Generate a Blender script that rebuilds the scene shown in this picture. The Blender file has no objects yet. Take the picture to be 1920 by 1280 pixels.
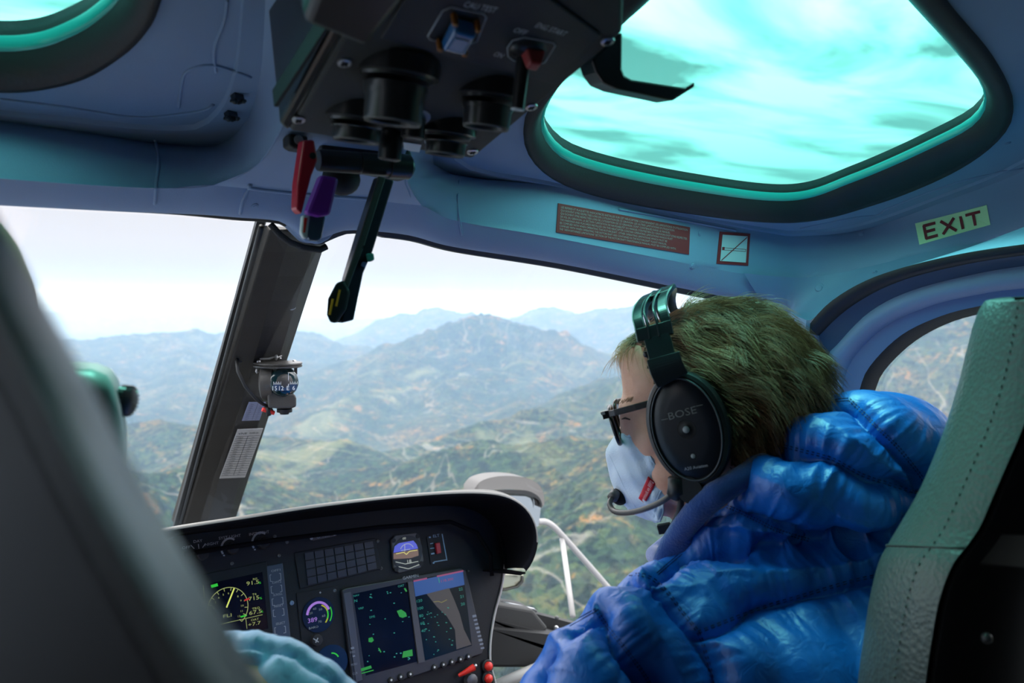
import bpy, math, random
import numpy as np
from mathutils import Vector, Matrix
from mathutils.bvhtree import BVHTree
from mathutils.kdtree import KDTree
random.seed(7)
SC = bpy.context.scene
COL = SC.collection
PI = math.pi

# ------------------------------------------------------------------ camera
FPX = 1493.3
EYE = Vector((0, 0, 1.2))
YAW, PITCH, ROLL = math.radians(33), math.radians(2.85), 0.017
Fw = Vector((math.sin(YAW) * math.cos(PITCH), math.cos(YAW) * math.cos(PITCH), -math.sin(PITCH)))
r0 = Vector((math.cos(YAW), -math.sin(YAW), 0))
u0 = r0.cross(Fw)
Rt = (r0 * math.cos(ROLL) + u0 * math.sin(ROLL)).normalized()
Up = (u0 * math.cos(ROLL) - r0 * math.sin(ROLL)).normalized()
cam = bpy.data.cameras.new('camera')
cam.sensor_width = 36; cam.lens = 28; cam.clip_start = 0.02; cam.clip_end = 200000
cam.dof.use_dof = True; cam.dof.focus_distance = 1.12; cam.dof.aperture_fstop = 6.3
camo = bpy.data.objects.new('camera', cam); COL.objects.link(camo)
camo.matrix_world = Matrix(((Rt.x, Up.x, -Fw.x, EYE.x), (Rt.y, Up.y, -Fw.y, EYE.y), (Rt.z, Up.z, -Fw.z, EYE.z), (0, 0, 0, 1)))
SC.camera = camo
SC.view_settings.view_transform = 'Standard'
SC.view_settings.look = 'None'
SC.view_settings.gamma = 1
SC.view_settings.use_curve_mapping = False
SC.view_settings.exposure = 0.0
SC.cycles.volume_bounces = 0
SC.cycles.max_bounces = 8
SC.cycles.transparent_max_bounces = 12
SC.cycles.sample_clamp_indirect = 6

def ray(px, py):
    return Fw + Rt * ((px - 960) / FPX) + Up * ((640 - py) / FPX)
def P(px, py, t): return EYE + ray(px, py) * t
def PY(px, py, Y):
    r = ray(px, py); return EYE + r * ((Y - EYE.y) / r.y)
def PX(px, py, X):
    r = ray(px, py); return EYE + r * ((X - EYE.x) / r.x)
def PP(px, py, p0, n):
    r = ray(px, py); return EYE + r * ((p0 - EYE).dot(n) / r.dot(n))

# ------------------------------------------------------------------ sky
world = bpy.data.worlds.new('world'); SC.world = world
world.use_nodes = True
nt = world.node_tree; nt.nodes.clear()
def N(nt, t, **kw):
    n = nt.nodes.new(t)
    for k, v in kw.items():
        if k == 'inp':
            for a, b in v.items(): n.inputs[a].default_value = b
        else: setattr(n, k, v)
    return n
def ramp(nt, fac, stops, interp='LINEAR'):
    r = nt.nodes.new('ShaderNodeValToRGB'); r.color_ramp.interpolation = interp
    e = r.color_ramp.elements
    while len(e) > 1: e.remove(e[-1])
    e[0].position = stops[0][0]; e[0].color = (*stops[0][1], 1)
    for p, c in stops[1:]:
        x = e.new(p); x.color = (*c, 1)
    if fac is not None: nt.links.new(fac, r.inputs[0])
    return r
tc = N(nt, 'ShaderNodeTexCoord')
sep = N(nt, 'ShaderNodeSeparateXYZ'); nt.links.new(tc.outputs['Generated'], sep.inputs[0])
base = ramp(nt, sep.outputs['Z'], [(0.0, (.60, .67, .76)), (0.02, (.72, .76, .82)), (.06, (.83, .82, .85)), (.12, (.84, .825, .84)), (.22, (.78, .77, .79)), (.3, (.62, .64, .66)), (.5, (.95, .95, .96)), (1.0, (.9, .92, .95))])
# project view direction on a cloud plane
zc = N(nt, 'ShaderNodeMath', operation='MAXIMUM', inp={1: 0.06}); nt.links.new(sep.outputs['Z'], zc.inputs[0])
dx = N(nt, 'ShaderNodeMath', operation='DIVIDE'); nt.links.new(sep.outputs['X'], dx.inputs[0]); nt.links.new(zc.outputs[0], dx.inputs[1])
dy = N(nt, 'ShaderNodeMath', operation='DIVIDE'); nt.links.new(sep.outputs['Y'], dy.inputs[0]); nt.links.new(zc.outputs[0], dy.inputs[1])
cb = N(nt, 'ShaderNodeCombineXYZ'); nt.links.new(dx.outputs[0], cb.inputs[0]); nt.links.new(dy.outputs[0], cb.inputs[1])
mp = N(nt, 'ShaderNodeMapping'); mp.inputs['Rotation'].default_value = (0, 0, math.radians(33)); mp.inputs['Scale'].default_value = (.55, 1.25, 1); mp.inputs['Location'].default_value = (.7, .35, 0)
nt.links.new(cb.outputs[0], mp.inputs[0])
cn = N(nt, 'ShaderNodeTexNoise', inp={'Scale': 1.5, 'Detail': 6.0, 'Roughness': .5, 'Distortion': .7}); nt.links.new(mp.outputs[0], cn.inputs['Vector'])
cl = ramp(nt, cn.outputs['Fac'], [(.34, (.62, .62, .62)), (.46, (.95, .95, .95)), (.56, (1.0, 1.0, 1.0)), (.7, (1, 1, 1))])
cs = N(nt, 'ShaderNodeMapRange', inp={1: .36, 2: .585, 3: 1.1, 4: 7.2}); nt.links.new(cn.outputs['Fac'], cs.inputs[0])
hi = N(nt, 'ShaderNodeMapRange', inp={1: .12, 2: .35, 3: 0.0, 4: 1.0}); nt.links.new(sep.outputs['Z'], hi.inputs[0])
st = N(nt, 'ShaderNodeMix', data_type='FLOAT', inp={2: 1.0}); nt.links.new(hi.outputs[0], st.inputs[0]); nt.links.new(cs.outputs[0], st.inputs[3])
bg = N(nt, 'ShaderNodeBackground'); nt.links.new(base.outputs[0], bg.inputs[0]); nt.links.new(st.outputs[0], bg.inputs[1])
wo = N(nt, 'ShaderNodeOutputWorld'); nt.links.new(bg.outputs[0], wo.inputs[0])
world.cycles.sampling_method = 'MANUAL'; world.cycles.sample_map_resolution = 512

sun = bpy.data.lights.new('sun', 'SUN'); sun.energy = 5.0; sun.angle = math.radians(22); sun.color = (1, .95, .86)
suno = bpy.data.objects.new('sun', sun); COL.objects.link(suno)
# hazy sun high ahead of the aircraft
suno.rotation_euler = Vector((.12, -.45, -1.0)).to_track_quat('-Z', 'Y').to_euler()
suno.location = (0, 0, 30)

# ------------------------------------------------------------------ materials
MATS = {}
def mat(name, col=(.5, .5, .5), rough=.5, metal=0.0, spec=.5, bump=0.0, bscale=200, emit=None, estr=1.0, var=0.0, vscale=8, coat=0.0, sheen=0.0, btype='NOISE'):
    if name in MATS: return MATS[name]
    m = bpy.data.materials.new(name); m.use_nodes = True
    t = m.node_tree; b = t.nodes['Principled BSDF']
    b.inputs['Base Color'].default_value = (*col, 1); b.inputs['Roughness'].default_value = rough
    b.inputs['Metallic'].default_value = metal; b.inputs['Specular IOR Level'].default_value = spec
    b.inputs['Coat Weight'].default_value = coat; b.inputs['Sheen Weight'].default_value = sheen
    if emit: b.inputs['Emission Color'].default_value = (*emit, 1); b.inputs['Emission Strength'].default_value = estr
    co = N(t, 'ShaderNodeTexCoord')
    if var:
        nz = N(t, 'ShaderNodeTexNoise', inp={'Scale': vscale, 'Detail': 5.0}); t.links.new(co.outputs['Object'], nz.inputs['Vector'])
        rp = ramp(t, nz.outputs['Fac'], [(.3, tuple(c * (1 - var) for c in col)), (.7, tuple(min(1, c * (1 + var)) for c in col))])
        t.links.new(rp.outputs[0], b.inputs['Base Color'])
    if bump:
        if btype == 'VORONOI':
            nz = N(t, 'ShaderNodeTexVoronoi', inp={'Scale': bscale}); o = nz.outputs['Distance']
        else:
            nz = N(t, 'ShaderNodeTexNoise', inp={'Scale': bscale, 'Detail': 3.0}); o = nz.outputs['Fac']
        t.links.new(co.outputs['Object'], nz.inputs['Vector'])
        bp = N(t, 'ShaderNodeBump', inp={'Strength': bump, 'Distance': .001}); t.links.new(o, bp.inputs['Height'])
        t.links.new(bp.outputs[0], b.inputs['Normal'])
    MATS[name] = m; return m

def glass_mat(name, tint, gloss=.04, dirt=0.0):
    m = bpy.data.materials.new(name); m.use_nodes = True
    t = m.node_tree; t.nodes.clear()
    tr = N(t, 'ShaderNodeBsdfTransparent'); tr.inputs[0].default_value = (*tint, 1)
    gl = N(t, 'ShaderNodeBsdfGlossy', inp={'Roughness': .02}); gl.inputs[0].default_value = (1, 1, 1, 1)
    mx = N(t, 'ShaderNodeMixShader'); mx.inputs[0].default_value = gloss
    t.links.new(tr.outputs[0], mx.inputs[1]); t.links.new(gl.outputs[0], mx.inputs[2])
    out = N(t, 'ShaderNodeOutputMaterial')
    last = mx
    if dirt:
        co = N(t, 'ShaderNodeTexCoord')
        vo = N(t, 'ShaderNodeTexVoronoi', inp={'Scale': 26.0, 'Randomness': 1.0}); t.links.new(co.outputs['Object'], vo.inputs['Vector'])
        nz = N(t, 'ShaderNodeTexNoise', inp={'Scale': 14.0, 'Detail': 4.0}); t.links.new(co.outputs['Object'], nz.inputs['Vector'])
        a = N(t, 'ShaderNodeMapRange', inp={1: .0, 2: .028, 3: 1.0, 4: 0.0}); t.links.new(vo.outputs['Distance'], a.inputs[0])
        b = N(t, 'ShaderNodeMapRange', inp={1: .56, 2: .66, 3: 0.0, 4: dirt}); t.links.new(nz.outputs['Fac'], b.inputs[0])
        mu = N(t, 'ShaderNodeMath', operation='MULTIPLY'); t.links.new(a.outputs[0], mu.inputs[0]); t.links.new(b.outputs[0], mu.inputs[1])
        df = N(t, 'ShaderNodeBsdfTranslucent'); df.inputs[0].default_value = (.9, .9, .9, 1)
        m2 = N(t, 'ShaderNodeMixShader'); t.links.new(mu.outputs[0], m2.inputs[0]); t.links.new(mx.outputs[0], m2.inputs[1]); t.links.new(df.outputs[0], m2.inputs[2])
        last = m2
    t.links.new(last.outputs[0], out.inputs[0])
    MATS[name] = m; return m

SHELL = mat('painted_shell', (.22, .305, .46), .55, bump=.25, bscale=900, var=.04)
BLACKR = mat('black_rubber', (.012, .013, .015), .55, bump=.2, bscale=300)
BLACKP = mat('black_paint', (.016, .016, .019), .5, spec=.3, bump=.35, bscale=700)
BLACKM = mat('black_panel', (.022, .024, .03), .5, bump=.3, bscale=900)
PANELC = mat('console_paint', (.045, .043, .042), .6, bump=.4, bscale=1200)
SATIN = mat('satin_black', (.02, .021, .024), .28)
GREY = mat('grey_trim', (.42, .40, .39), .5, bump=.2, bscale=500)
POST = mat('post_paint', (.035, .032, .029), .65, spec=.2, bump=.3, bscale=700, var=.1)
STEEL = mat('screw_steel', (.5, .5, .52), .35, metal=.9)
WHITE = mat('white_enamel', (.75, .72, .70), .4)
LEATHER = mat('seat_leather', (.075, .088, .088), .36, bump=.55, bscale=260, btype='VORONOI', var=.06)
LEATHERD = mat('seat_leather_near', (.06, .064, .062), .36, bump=.3, bscale=200)
SHELLB = mat('seat_back_black', (.008, .008, .010), .45, spec=.25)
RED = mat('guard_red', (.45, .012, .03), .35)
PURPLE = mat('guard_purple', (.20, .02, .30), .35)
REDL = mat('red_knob', (.75, .03, .02), .35)
ORANGE = mat('orange_stripe', (.95, .42, .02), .5)
INK = mat('white_ink', (.62, .66, .72), .6)
ROOFGLASS = glass_mat('green_tinted_glass', (.20, .78, .67), .03)
GLASS = glass_mat('clear_glass', (.97, .985, 1.0), .025, dirt=.5)
DOORGLASS = glass_mat('door_glass', (.96, .98, 1.0), .05)

# ------------------------------------------------------------------ builders
ORG = {}
def tag(o, label=None, cat=None, group=None, kind=None):
    if label: o['label'] = label
    if cat: o['category'] = cat
    if group: o['group'] = group
    if kind: o['kind'] = kind
    return o
def thing(name, label, cat, loc, group=None, kind=None):
    o = bpy.data.objects.new(name, None); COL.objects.link(o); o.location = loc; o.empty_display_size = .05
    ORG[o] = Vector(loc)
    return tag(o, label, cat, group, kind)
def build(name, V, Fc, m, parent=None, smooth=False, auto=None, label=None, attr=None, origin=None):
    V = np.array([tuple(v) for v in V], dtype=np.float64) if not isinstance(V, np.ndarray) else V
    if parent is not None: o0 = ORG[parent]
    elif origin is not None: o0 = Vector(origin)
    else: o0 = Vector(((V[:, 0].min() + V[:, 0].max()) / 2, (V[:, 1].min() + V[:, 1].max()) / 2, V[:, 2].min()))
    me = bpy.data.meshes.new(name)
    W = V - np.array(o0)
    me.from_pydata(W.tolist(), [], [tuple(f) for f in Fc])
    me.materials.append(m)
    if smooth:
        me.polygons.foreach_set('use_smooth', [True] * len(me.polygons))
        if auto:
            me.update()
            try: me.set_sharp_from_angle(angle=math.radians(auto))
            except Exception: pass
    me.validate(); me.update()
    ob = bpy.data.objects.new(name, me); COL.objects.link(ob)
    if parent is not None: ob.parent = parent; ob.location = (0, 0, 0)
    else: ob.location = o0
    ORG[ob] = o0
    if label: ob['label'] = label
    return ob
class MB:
    def __init__(s): s.v = []; s.f = []
    def add(s, V, F_):
        n = len(s.v); s.v += [Vector(v) for v in V]; s.f += [tuple(i + n for i in f) for f in F_]; return s
    def loops(s, loops, close=True, cap0=True, cap1=True):
        n = len(loops[0]); V = [p for l in loops for p in l]; F_ = []
        for i in range(len(loops) - 1):
            for j in range(n if close else n - 1):
                k = (j + 1) % n
                F_.append((i * n + j, i * n + k, (i + 1) * n + k, (i + 1) * n + j))
        if cap0 and close: F_.append(tuple(reversed(range(n))))
        if cap1 and close: F_.append(tuple((len(loops) - 1) * n + j for j in range(n)))
        return s.add(V, F_)
    def box(s, c, x, y, z):  # centre and three half-axis vectors
        c = Vector(c); V = []
        for k in (-1, 1):
            for j, i in ((-1, -1), (-1, 1), (1, 1), (1, -1)): V.append(c + x * i + y * j + z * k)
        return s.add(V, [(3, 2, 1, 0), (4, 5, 6, 7), (0, 1, 5, 4), (1, 2, 6, 5), (2, 3, 7, 6), (3, 0, 4, 7)])
    def tube(s, pts, r, n=10, caps=True):
        pts = [Vector(p) for p in pts]; rs = r if isinstance(r, (list, tuple)) else [r] * len(pts)
        loops = []; prev = None
        for i, p in enumerate(pts):
            d = (pts[min(i + 1, len(pts) - 1)] - pts[max(i - 1, 0)]).normalized()
            a = prev if prev is not None else (Vector((0, 0, 1)) if abs(d.z) < .9 else Vector((1, 0, 0)))
            a = (a - d * a.dot(d)).normalized(); b = d.cross(a); prev = a
            loops.append([p + (a * math.cos(2 * PI * k / n) + b * math.sin(2 * PI * k / n)) * rs[i] for k in range(n)])
        return s.loops(loops, True, caps, caps)
    def lathe(s, c, axis, prof, n=32, sx=1.0, up=None, cap0=True, cap1=True):  # prof: (height, radius)
        c = Vector(c); ax = Vector(axis).normalized()
        a = Vector(up) if up is not None else (Vector((0, 0, 1)) if abs(ax.z) < .9 else Vector((1, 0, 0)))
        a = (a - ax * a.dot(ax)).normalized(); b = ax.cross(a)
        return s.loops([[c + ax * h + (a * math.cos(2 * PI * k / n) * r + b * math.sin(2 * PI * k / n) * r * sx) for k in range(n)] for h, r in prof], True, cap0, cap1)
    def prism(s, poly, d):
        poly = [Vector(p) for p in poly]
        return s.loops([poly, [p + d for p in poly]])
    def grid(s, rows):
        n = len(rows[0]); V = [p for r in rows for p in r]; F_ = []
        for i in range(len(rows) - 1):
            for j in range(n - 1):
                F_.append((i * n + j, i * n + j + 1, (i + 1) * n + j + 1, (i + 1) * n + j))
        return s.add(V, F_)
    def sph(s, c, rx, n=16, axes=None):
        c = Vector(c); r = rx if isinstance(rx, (tuple, list)) else (rx, rx, rx)
        A = axes or (Vector((1, 0, 0)), Vector((0, 1, 0)), Vector((0, 0, 1)))
        V = []; F_ = []; m = n // 2
        V.append(c + A[2] * r[2])
        for i in range(1, m):
            th = PI * i / m
            for k in range(n):
                ph = 2 * PI * k / n
                V.append(c + A[0] * r[0] * math.sin(th) * math.cos(ph) + A[1] * r[1] * math.sin(th) * math.sin(ph) + A[2] * r[2] * math.cos(th))
        V.append(c - A[2] * r[2])
        for k in range(n):
            F_.append((0, 1 + k, 1 + (k + 1) % n)); e = 1 + (m - 2) * n
            F_.append((len(V) - 1, e + (k + 1) % n, e + k))
        for i in range(m - 2):
            for k in range(n):
                a = 1 + i * n + k; b = 1 + i * n + (k + 1) % n
                F_.append((a, a + n, b + n, b))
        return s.add(V, F_)
    def build(s, name, m, parent=None, **kw): return build(name, s.v, s.f, m, parent, **kw)

def bevel(o, w=.002, seg=2, ang=30):
    b = o.modifiers.new('bevel', 'BEVEL'); b.width = w; b.segments = seg; b.limit_method = 'ANGLE'; b.angle_limit = math.radians(ang)
    return o
def catmull(pts, n, closed=False):
    pts = [Vector(p) for p in pts]; m = len(pts); out = []
    seg = m if closed else m - 1
    for i in range(seg):
        if closed: a, b, c, d = pts[(i - 1) % m], pts[i], pts[(i + 1) % m], pts[(i + 2) % m]
        else: a, b, c, d = pts[max(i - 1, 0)], pts[i], pts[i + 1], pts[min(i + 2, m - 1)]
        for k in range(n):
            t = k / n
            out.append(.5 * ((2 * b) + (c - a) * t + (2 * a - 5 * b + 4 * c - d) * t * t + (3 * b - a - 3 * c + d) * t ** 3))
    if not closed: out.append(pts[-1].copy())
    return out
def resample(pts, n):
    L = [0]
    for a, b in zip(pts, pts[1:]): L.append(L[-1] + (b - a).length)
    out = []; j = 0
    for i in range(n):
        s = L[-1] * i / (n - 1)
        while j < len(pts) - 2 and L[j + 1] < s: j += 1
        d = L[j + 1] - L[j]
        out.append(pts[j].lerp(pts[j + 1], 0 if d == 0 else min(1, (s - L[j]) / d)))
    return out

def text_mesh(body, align='LEFT'):
    c = bpy.data.curves.new('t', 'FONT'); c.body = body; c.size = 1; c.align_x = align; c.resolution_u = 2
    o = bpy.data.objects.new('t', c); COL.objects.link(o)
    dg = bpy.context.evaluated_depsgraph_get(); dg.update()
    me = o.evaluated_get(dg).to_mesh()
    V = [(v.co.x, v.co.y) for v in me.vertices]; F_ = [tuple(p.vertices) for p in me.polygons]
    o.evaluated_get(dg).to_mesh_clear()
    bpy.data.objects.remove(o); bpy.data.curves.remove(c)
    return V, F_
def text_on(mb, body, o, u, v, size, align='CENTER', bold=0, sx=1.0):
    V, F_ = text_mesh(body, align)
    mb.add([o + u * (x * size * sx) + v * (y * size) for x, y in V], F_)
def bil(q, x, y):  # q: TL TR BR BL pixel corners, x,y in 0..1 from top left
    a = (q[0][0] * (1 - x) + q[1][0] * x, q[0][1] * (1 - x) + q[1][1] * x)
    b = (q[3][0] * (1 - x) + q[2][0] * x, q[3][1] * (1 - x) + q[2][1] * x)
    return (a[0] * (1 - y) + b[0] * y, a[1] * (1 - y) + b[1] * y)
# ------------------------------------------------------------------ cabin shell
EZ = EYE.z
XC = .30
RN = Vector((0.10, .33, 1)).normalized()
def roofpt(px, py, off=0.0, left=False):
    """pixel onto the roof plane (sloping down forward and outboard), lowered by off"""
    n = Vector((-.10 if left else .10, .33, 1)).normalized()
    p0 = Vector((XC, 0, EZ + .48 - off))
    return PP(px, py, p0, n)
def angring(px, centre, n, fn):
    pts = catmull([Vector((a, b, 0)) for a, b in px], 24, True)
    ang = [math.atan2(p.y - centre[1], p.x - centre[0]) for p in pts]
    out = []
    m = len(pts)
    for k in range(n):
        a = -PI + 2 * PI * (k + .5) / n; best = None
        for i in range(m):
            d0 = (ang[i] - a + PI) % (2 * PI) - PI; d1 = (ang[(i + 1) % m] - a + PI) % (2 * PI) - PI
            if d0 * d1 <= 0 and abs(d0) < 1 and abs(d1) < 1 and abs(d0 - d1) > 1e-9:
                t = d0 / (d0 - d1); q = pts[i].lerp(pts[(i + 1) % m], t)
                if best is None or (q - Vector((*centre, 0))).length > best[0]: best = ((q - Vector((*centre, 0))).length, q)
        if best is None: best = (0, pts[min(range(m), key=lambda i: abs((ang[i] - a + PI) % (2 * PI) - PI))])
        out.append(fn(best[1].x, best[1].y))
    return out
NR = 144
def bridge(mb, A, B, sub=1, bulge=0.0, nrm=None):
    loops = []
    for i in range(sub + 1):
        t = i / sub
        loops.append([a.lerp(b, t) + ((nrm * (bulge * math.sin(PI * t))) if nrm is not None else Vector((0, 0, 0))) for a, b in zip(A, B)])
    mb.loops(loops, True, False, False)

def roof_side(left):
    if not left:
        c = (1440, 150)
        A = [(1060, 150), (1014, 230), (1040, 292), (1120, 328), (1300, 364), (1480, 382), (1600, 347), (1740, 287), (1830, 237), (1848, 180), (1800, 110), (1700, 0), (1600, -110), (1450, -180), (1330, -110), (1225, 0), (1140, 75)]
        B = [(1030, 150), (983, 225), (1000, 295), (1080, 348), (1250, 387), (1480, 411), (1640, 377), (1790, 315), (1877, 250), (1900, 190), (1865, 110), (1800, 30), (1700, -80), (1480, -230), (1290, -160), (1180, -30), (1095, 75)]
        C = [(940, 80), (880, 190), (850, 240), (800, 285), (850, 325), (1040, 345), (1250, 396), (1440, 434), (1500, 440), (1620, 428), (1780, 372), (1920, 318), (2050, 240), (2070, 100), (1950, -60), (1800, -200), (1480, -380), (1200, -260), (1060, -60)]
        D = [(850, 60), (800, 150), (765, 250), (762, 335), (790, 385), (850, 412), (1040, 445), (1290, 494), (1400, 514), (1500, 520), (1600, 506), (1750, 470), (1920, 432), (2130, 330), (2180, 60), (2050, -160), (1850, -330), (1480, -520), (1150, -380), (960, -100)]
    else:
        c = (-50, -130)
        A = [(228, 0), (180, 52), (120, 85), (60, 103), (-20, 106), (-140, 92), (-300, 30), (-350, -100), (-250, -250), (0, -350), (180, -250), (250, -100)]
        B = [(298, 0), (272, 50), (230, 92), (160, 135), (80, 156), (0, 161), (-150, 150), (-350, 70), (-420, -100), (-300, -320), (0, -420), (220, -320), (312, -100)]
        C = [(500, 60), (492, 150), (472, 215), (440, 256), (400, 273), (290, 266), (150, 243), (0, 222), (-200, 200), (-480, 130), (-600, -100), (-450, -400), (0, -600), (400, -400), (500, -150), (503, -50)]
        D = [(640, 20), (590, 110), (548, 190), (515, 262), (475, 314), (400, 347), (290, 353), (150, 346), (0, 335), (-200, 318), (-550, 230), (-700, -100), (-500, -500), (0, -750), (500, -550), (690, -250), (690, -100)]
    f = lambda off: (lambda x, y: roofpt(x, y, off, left))
    rA, rA2 = angring(A, c, NR, f(-.012)), angring(A, c, NR, f(-.012))
    rB, rC, rD = angring(B, c, NR, f(0)), angring(C, c, NR, f(0)), angring(D, c, NR, f(.072))
    return c, rA, rB, rC, rD

Hp = [(-550, 232), (-200, 318), (0, 335), (150, 346), (290, 353), (400, 347), (500, 357), (595, 366), (700, 376), (790, 385), (850, 412), (1040, 445), (1290, 494), (1400, 514), (1500, 520)]
Ep = [(-550, 345), (-200, 368), (0, 378), (150, 386), (320, 395), (440, 406), (490, 409), (530, 416), (566, 446), (595, 452), (622, 440), (660, 431), (760, 440), (850, 462), (1050, 494), (1300, 545), (1440, 572), (1478, 586)]
def Yhead(px): 
    return .93 - .045 * ((px - 560) / 900.0) ** 2 if px > 560 else .93 - .03 * ((px - 560) / 900.0) ** 2
def curve_px(pts, n):
    return resample(catmull([Vector((a, b, 0)) for a, b in pts], 16), n)
NE = 120
Hrow = [roofpt(p.x, p.y, .072, p.x < 595) for p in curve_px(Hp, NE)]
Epx = curve_px(Ep, NE)
Erow = [PY(p.x, p.y, Yhead(p.x)) for p in Epx]

shell = thing('ceiling', None, None, (XC, .5, EZ + .2), kind='structure')
SHELL_MB = []
for left in (False, True):
    c, rA, rB, rC, rD = roof_side(left)
    mb = MB()
    n = -RN
    bridge(mb, rB, [b.lerp(c_, .72) + Vector((0, 0, 0.0)) for b, c_ in zip(rB, rC)], 2)
    step = [b.lerp(c_, .74) + Vector((0, 0, -.004)) for b, c_ in zip(rB, rC)]
    bridge(mb, [b.lerp(c_, .72) for b, c_ in zip(rB, rC)], step, 1)
    lip = [b.lerp(c_, .97) + Vector((0, 0, -.003)) for b, c_ in zip(rB, rC)]
    bridge(mb, step, lip, 2)
    # rolled edge, cove wall, rolled edge
    prof = [(0.0, -.003), (.04, -.006), (.12, -.014), (.35, -.03), (.65, -.055), (.9, -.072), (1.0, -.073), (1.06, -.074)]
    loops = [lip]
    for t, dz in prof[1:]:
        L_ = []
        for a, d in zip(lip, rD):
            h = Vector((d.x - a.x, d.y - a.y, 0)); dzz = (d.z - a.z)
            s = t + .10 * math.sin(PI * min(1, t))
            L_.append(Vector((a.x + h.x * s, a.y + h.y * s, a.z + dzz * min(1, t ** 1.25))))
        loops.append(L_)
    mb.loops(loops, True, False, False)
    mb.build('roof_panel', SHELL, shell, smooth=True, auto=50)
    SHELL_MB.append(mb)
    # window: frame and pane
    w = thing('window_2' if left else 'window_1', None, None, sum(rA, Vector()) / len(rA), kind='structure')
    fr = MB(); up = Vector((0, 0, 1))
    l0 = [b + Vector((0, 0, .02)) for b in rB]; l1 = [b + Vector((0, 0, -.006)) for b in rB]
    cen = sum(rA, Vector()) / len(rA)
    l2 = [b.lerp(a, .35) + Vector((0, 0, -.012)) for a, b in zip(rA, rB)]
    l3 = [b.lerp(a, .75) + Vector((0, 0, -.004)) for a, b in zip(rA, rB)]
    l4 = [a + Vector((0, 0, .004)) for a in rA]; l5 = [a + Vector((0, 0, .03)) for a in rA]
    fr.loops([l0, l1, l2, l3, l4, l5], True, False, False)
    fr.build('frame', BLACKR, w, smooth=True)
    pn = MB()
    ring = [a + Vector((0, 0, .018)) + (a - cen).normalized() * .004 for a in rA]
    pn.add(ring + [sum(ring, Vector()) / len(ring) + Vector((0, 0, .012))], [(k, (k + 1) % NR, NR) for k in range(NR)])
    pn.build('pane', ROOFGLASS, w, smooth=True)
    ee = MB()   # pale polished edge of the acrylic
    ee.loops([[a + Vector((0, 0, .0045)) for a in rA], [a + (cen - a).normalized() * .0035 + Vector((0, 0, .0065)) for a in rA], [a + (cen - a).normalized() * .003 + Vector((0, 0, .016)) for a in rA]], True, False, False)
    ee.build('pane_edge', mat('acrylic_edge', (.03, .38, .34), .2), w, smooth=True)
    if not left: RIGHTRING = (rA, rB, rC, rD)
    else: LEFTRING = (rA, rB, rC, rD)

# centre beam between the two roof recesses
cb_ = MB()
Lc = [(690, -100), (645, 10), (590, 110), (548, 190), (515, 262), (475, 314), (400, 347)]
Rc = [(960, -100), (850, 60), (800, 150), (765, 250), (762, 335), (790, 385), (790, 385)]
rows = []
Lr = [roofpt(p.x, p.y, .073, True) for p in curve_px(Lc, 24)]; Rr = [roofpt(p.x, p.y, .073, False) for p in curve_px(Rc[:-1], 24)]
for a, b in zip(Lr, Rr): rows.append([a.lerp(b, k / 12) for k in range(13)])
rows.append([p + Vector((0, .012, .004)) for p in rows[-1]]); rows.append([p + Vector((0, .05, .0)) for p in rows[-1]])
cb_.grid(rows)
cb_.build('centre_beam', SHELL, shell, smooth=True)
# header strip down to the windscreen
hd = MB(); rows = []
for k in range(9):
    t = k / 8
    rows.append([a.lerp(b, t) + Vector((0, 0, -.012 * math.sin(PI * t))) for a, b in zip(Hrow, Erow)])
rows.append([b + Vector((0, .01, .0)) for b in Erow])
hd.grid(rows); hd.build('header_panel', SHELL, shell, smooth=True, auto=60)
SHELL_MB.append(hd)
# stamped plate around the post head, raised seams and the panel joints
def shell_hit(px, py):
    r = ray(px, py).normalized(); best = None
    for b in SHELL_BVH:
        h = b.ray_cast(EYE, r)
        if h[0] is not None and (best is None or h[3] < best[2]): best = (h[0], h[1], h[3])
    if best is None: return None
    n = best[1]
    if n.dot(r) > 0: n = -n
    return best[0], n
SHELL_BVH = [BVHTree.FromPolygons([tuple(v) for v in m.v], m.f) for m in SHELL_MB + [cb_]]
def ridge(pxs, r, name, m=SHELL, n=40, parent=None, lift=.2):
    pts = []
    for p in curve_px(pxs, n):
        h = shell_hit(p.x, p.y)
        if h: pts.append(h[0] + h[1] * r * lift)
    if len(pts) > 3: return MB().tube(pts, r, 8).build(name, m, parent or shell, smooth=True)
ridge([(290, 262), (297, 300), (293, 340), (290, 382)], .0016, 'joint_bead')
ridge([(862, 330), (858, 380), (866, 440)], .0014, 'joint_bead')
ridge([(470, 345), (472, 352), (560, 362), (690, 372)], .0022, 'stamped_edge')
ridge([(468, 350), (455, 375), (450, 400)], .0018, 'stamped_edge')
ridge([(0, 185), (120, 200), (250, 219), (330, 214), (385, 205), (400, 195)], .0018, 'stamped_edge')
ridge([(335, 200), (340, 160), (352, 132), (400, 122), (470, 145)], .0016, 'stamped_edge')
ridge([(405, 135), (402, 90), (420, 40), (426, 0)], .0014, 'stamped_edge')
ridge([(1160, 392), (1250, 408), (1305, 418), (1380, 432)], .0018, 'stamped_edge')
ridge([(1500, 428), (1600, 408), (1650, 402), (1665, 390), (1800, 340), (1918, 315)], .0018, 'stamped_edge')
for i, (a, b, s) in enumerate([(478, 386, 4.5), (1312, 438, 3), (1298, 499, 4), (1615, 438, 3), (1640, 510, 4), (1535, 540, 8), (1890, 268, 3), (480, 150, 1)]):
    h = shell_hit(a, b)
    if h and s > 1:
        sc = MB(); R_ = s * h[0].__sub__(EYE).length / FPX
        sc.lathe(h[0], h[1], [(0, R_ * 1.5), (.001, R_ * 1.4), (.0012, R_ * .9), (.002, R_ * .85), (.002, .0001)], 16)
        sc.build('rivet', SHELL, shell, smooth=True, auto=40)

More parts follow.
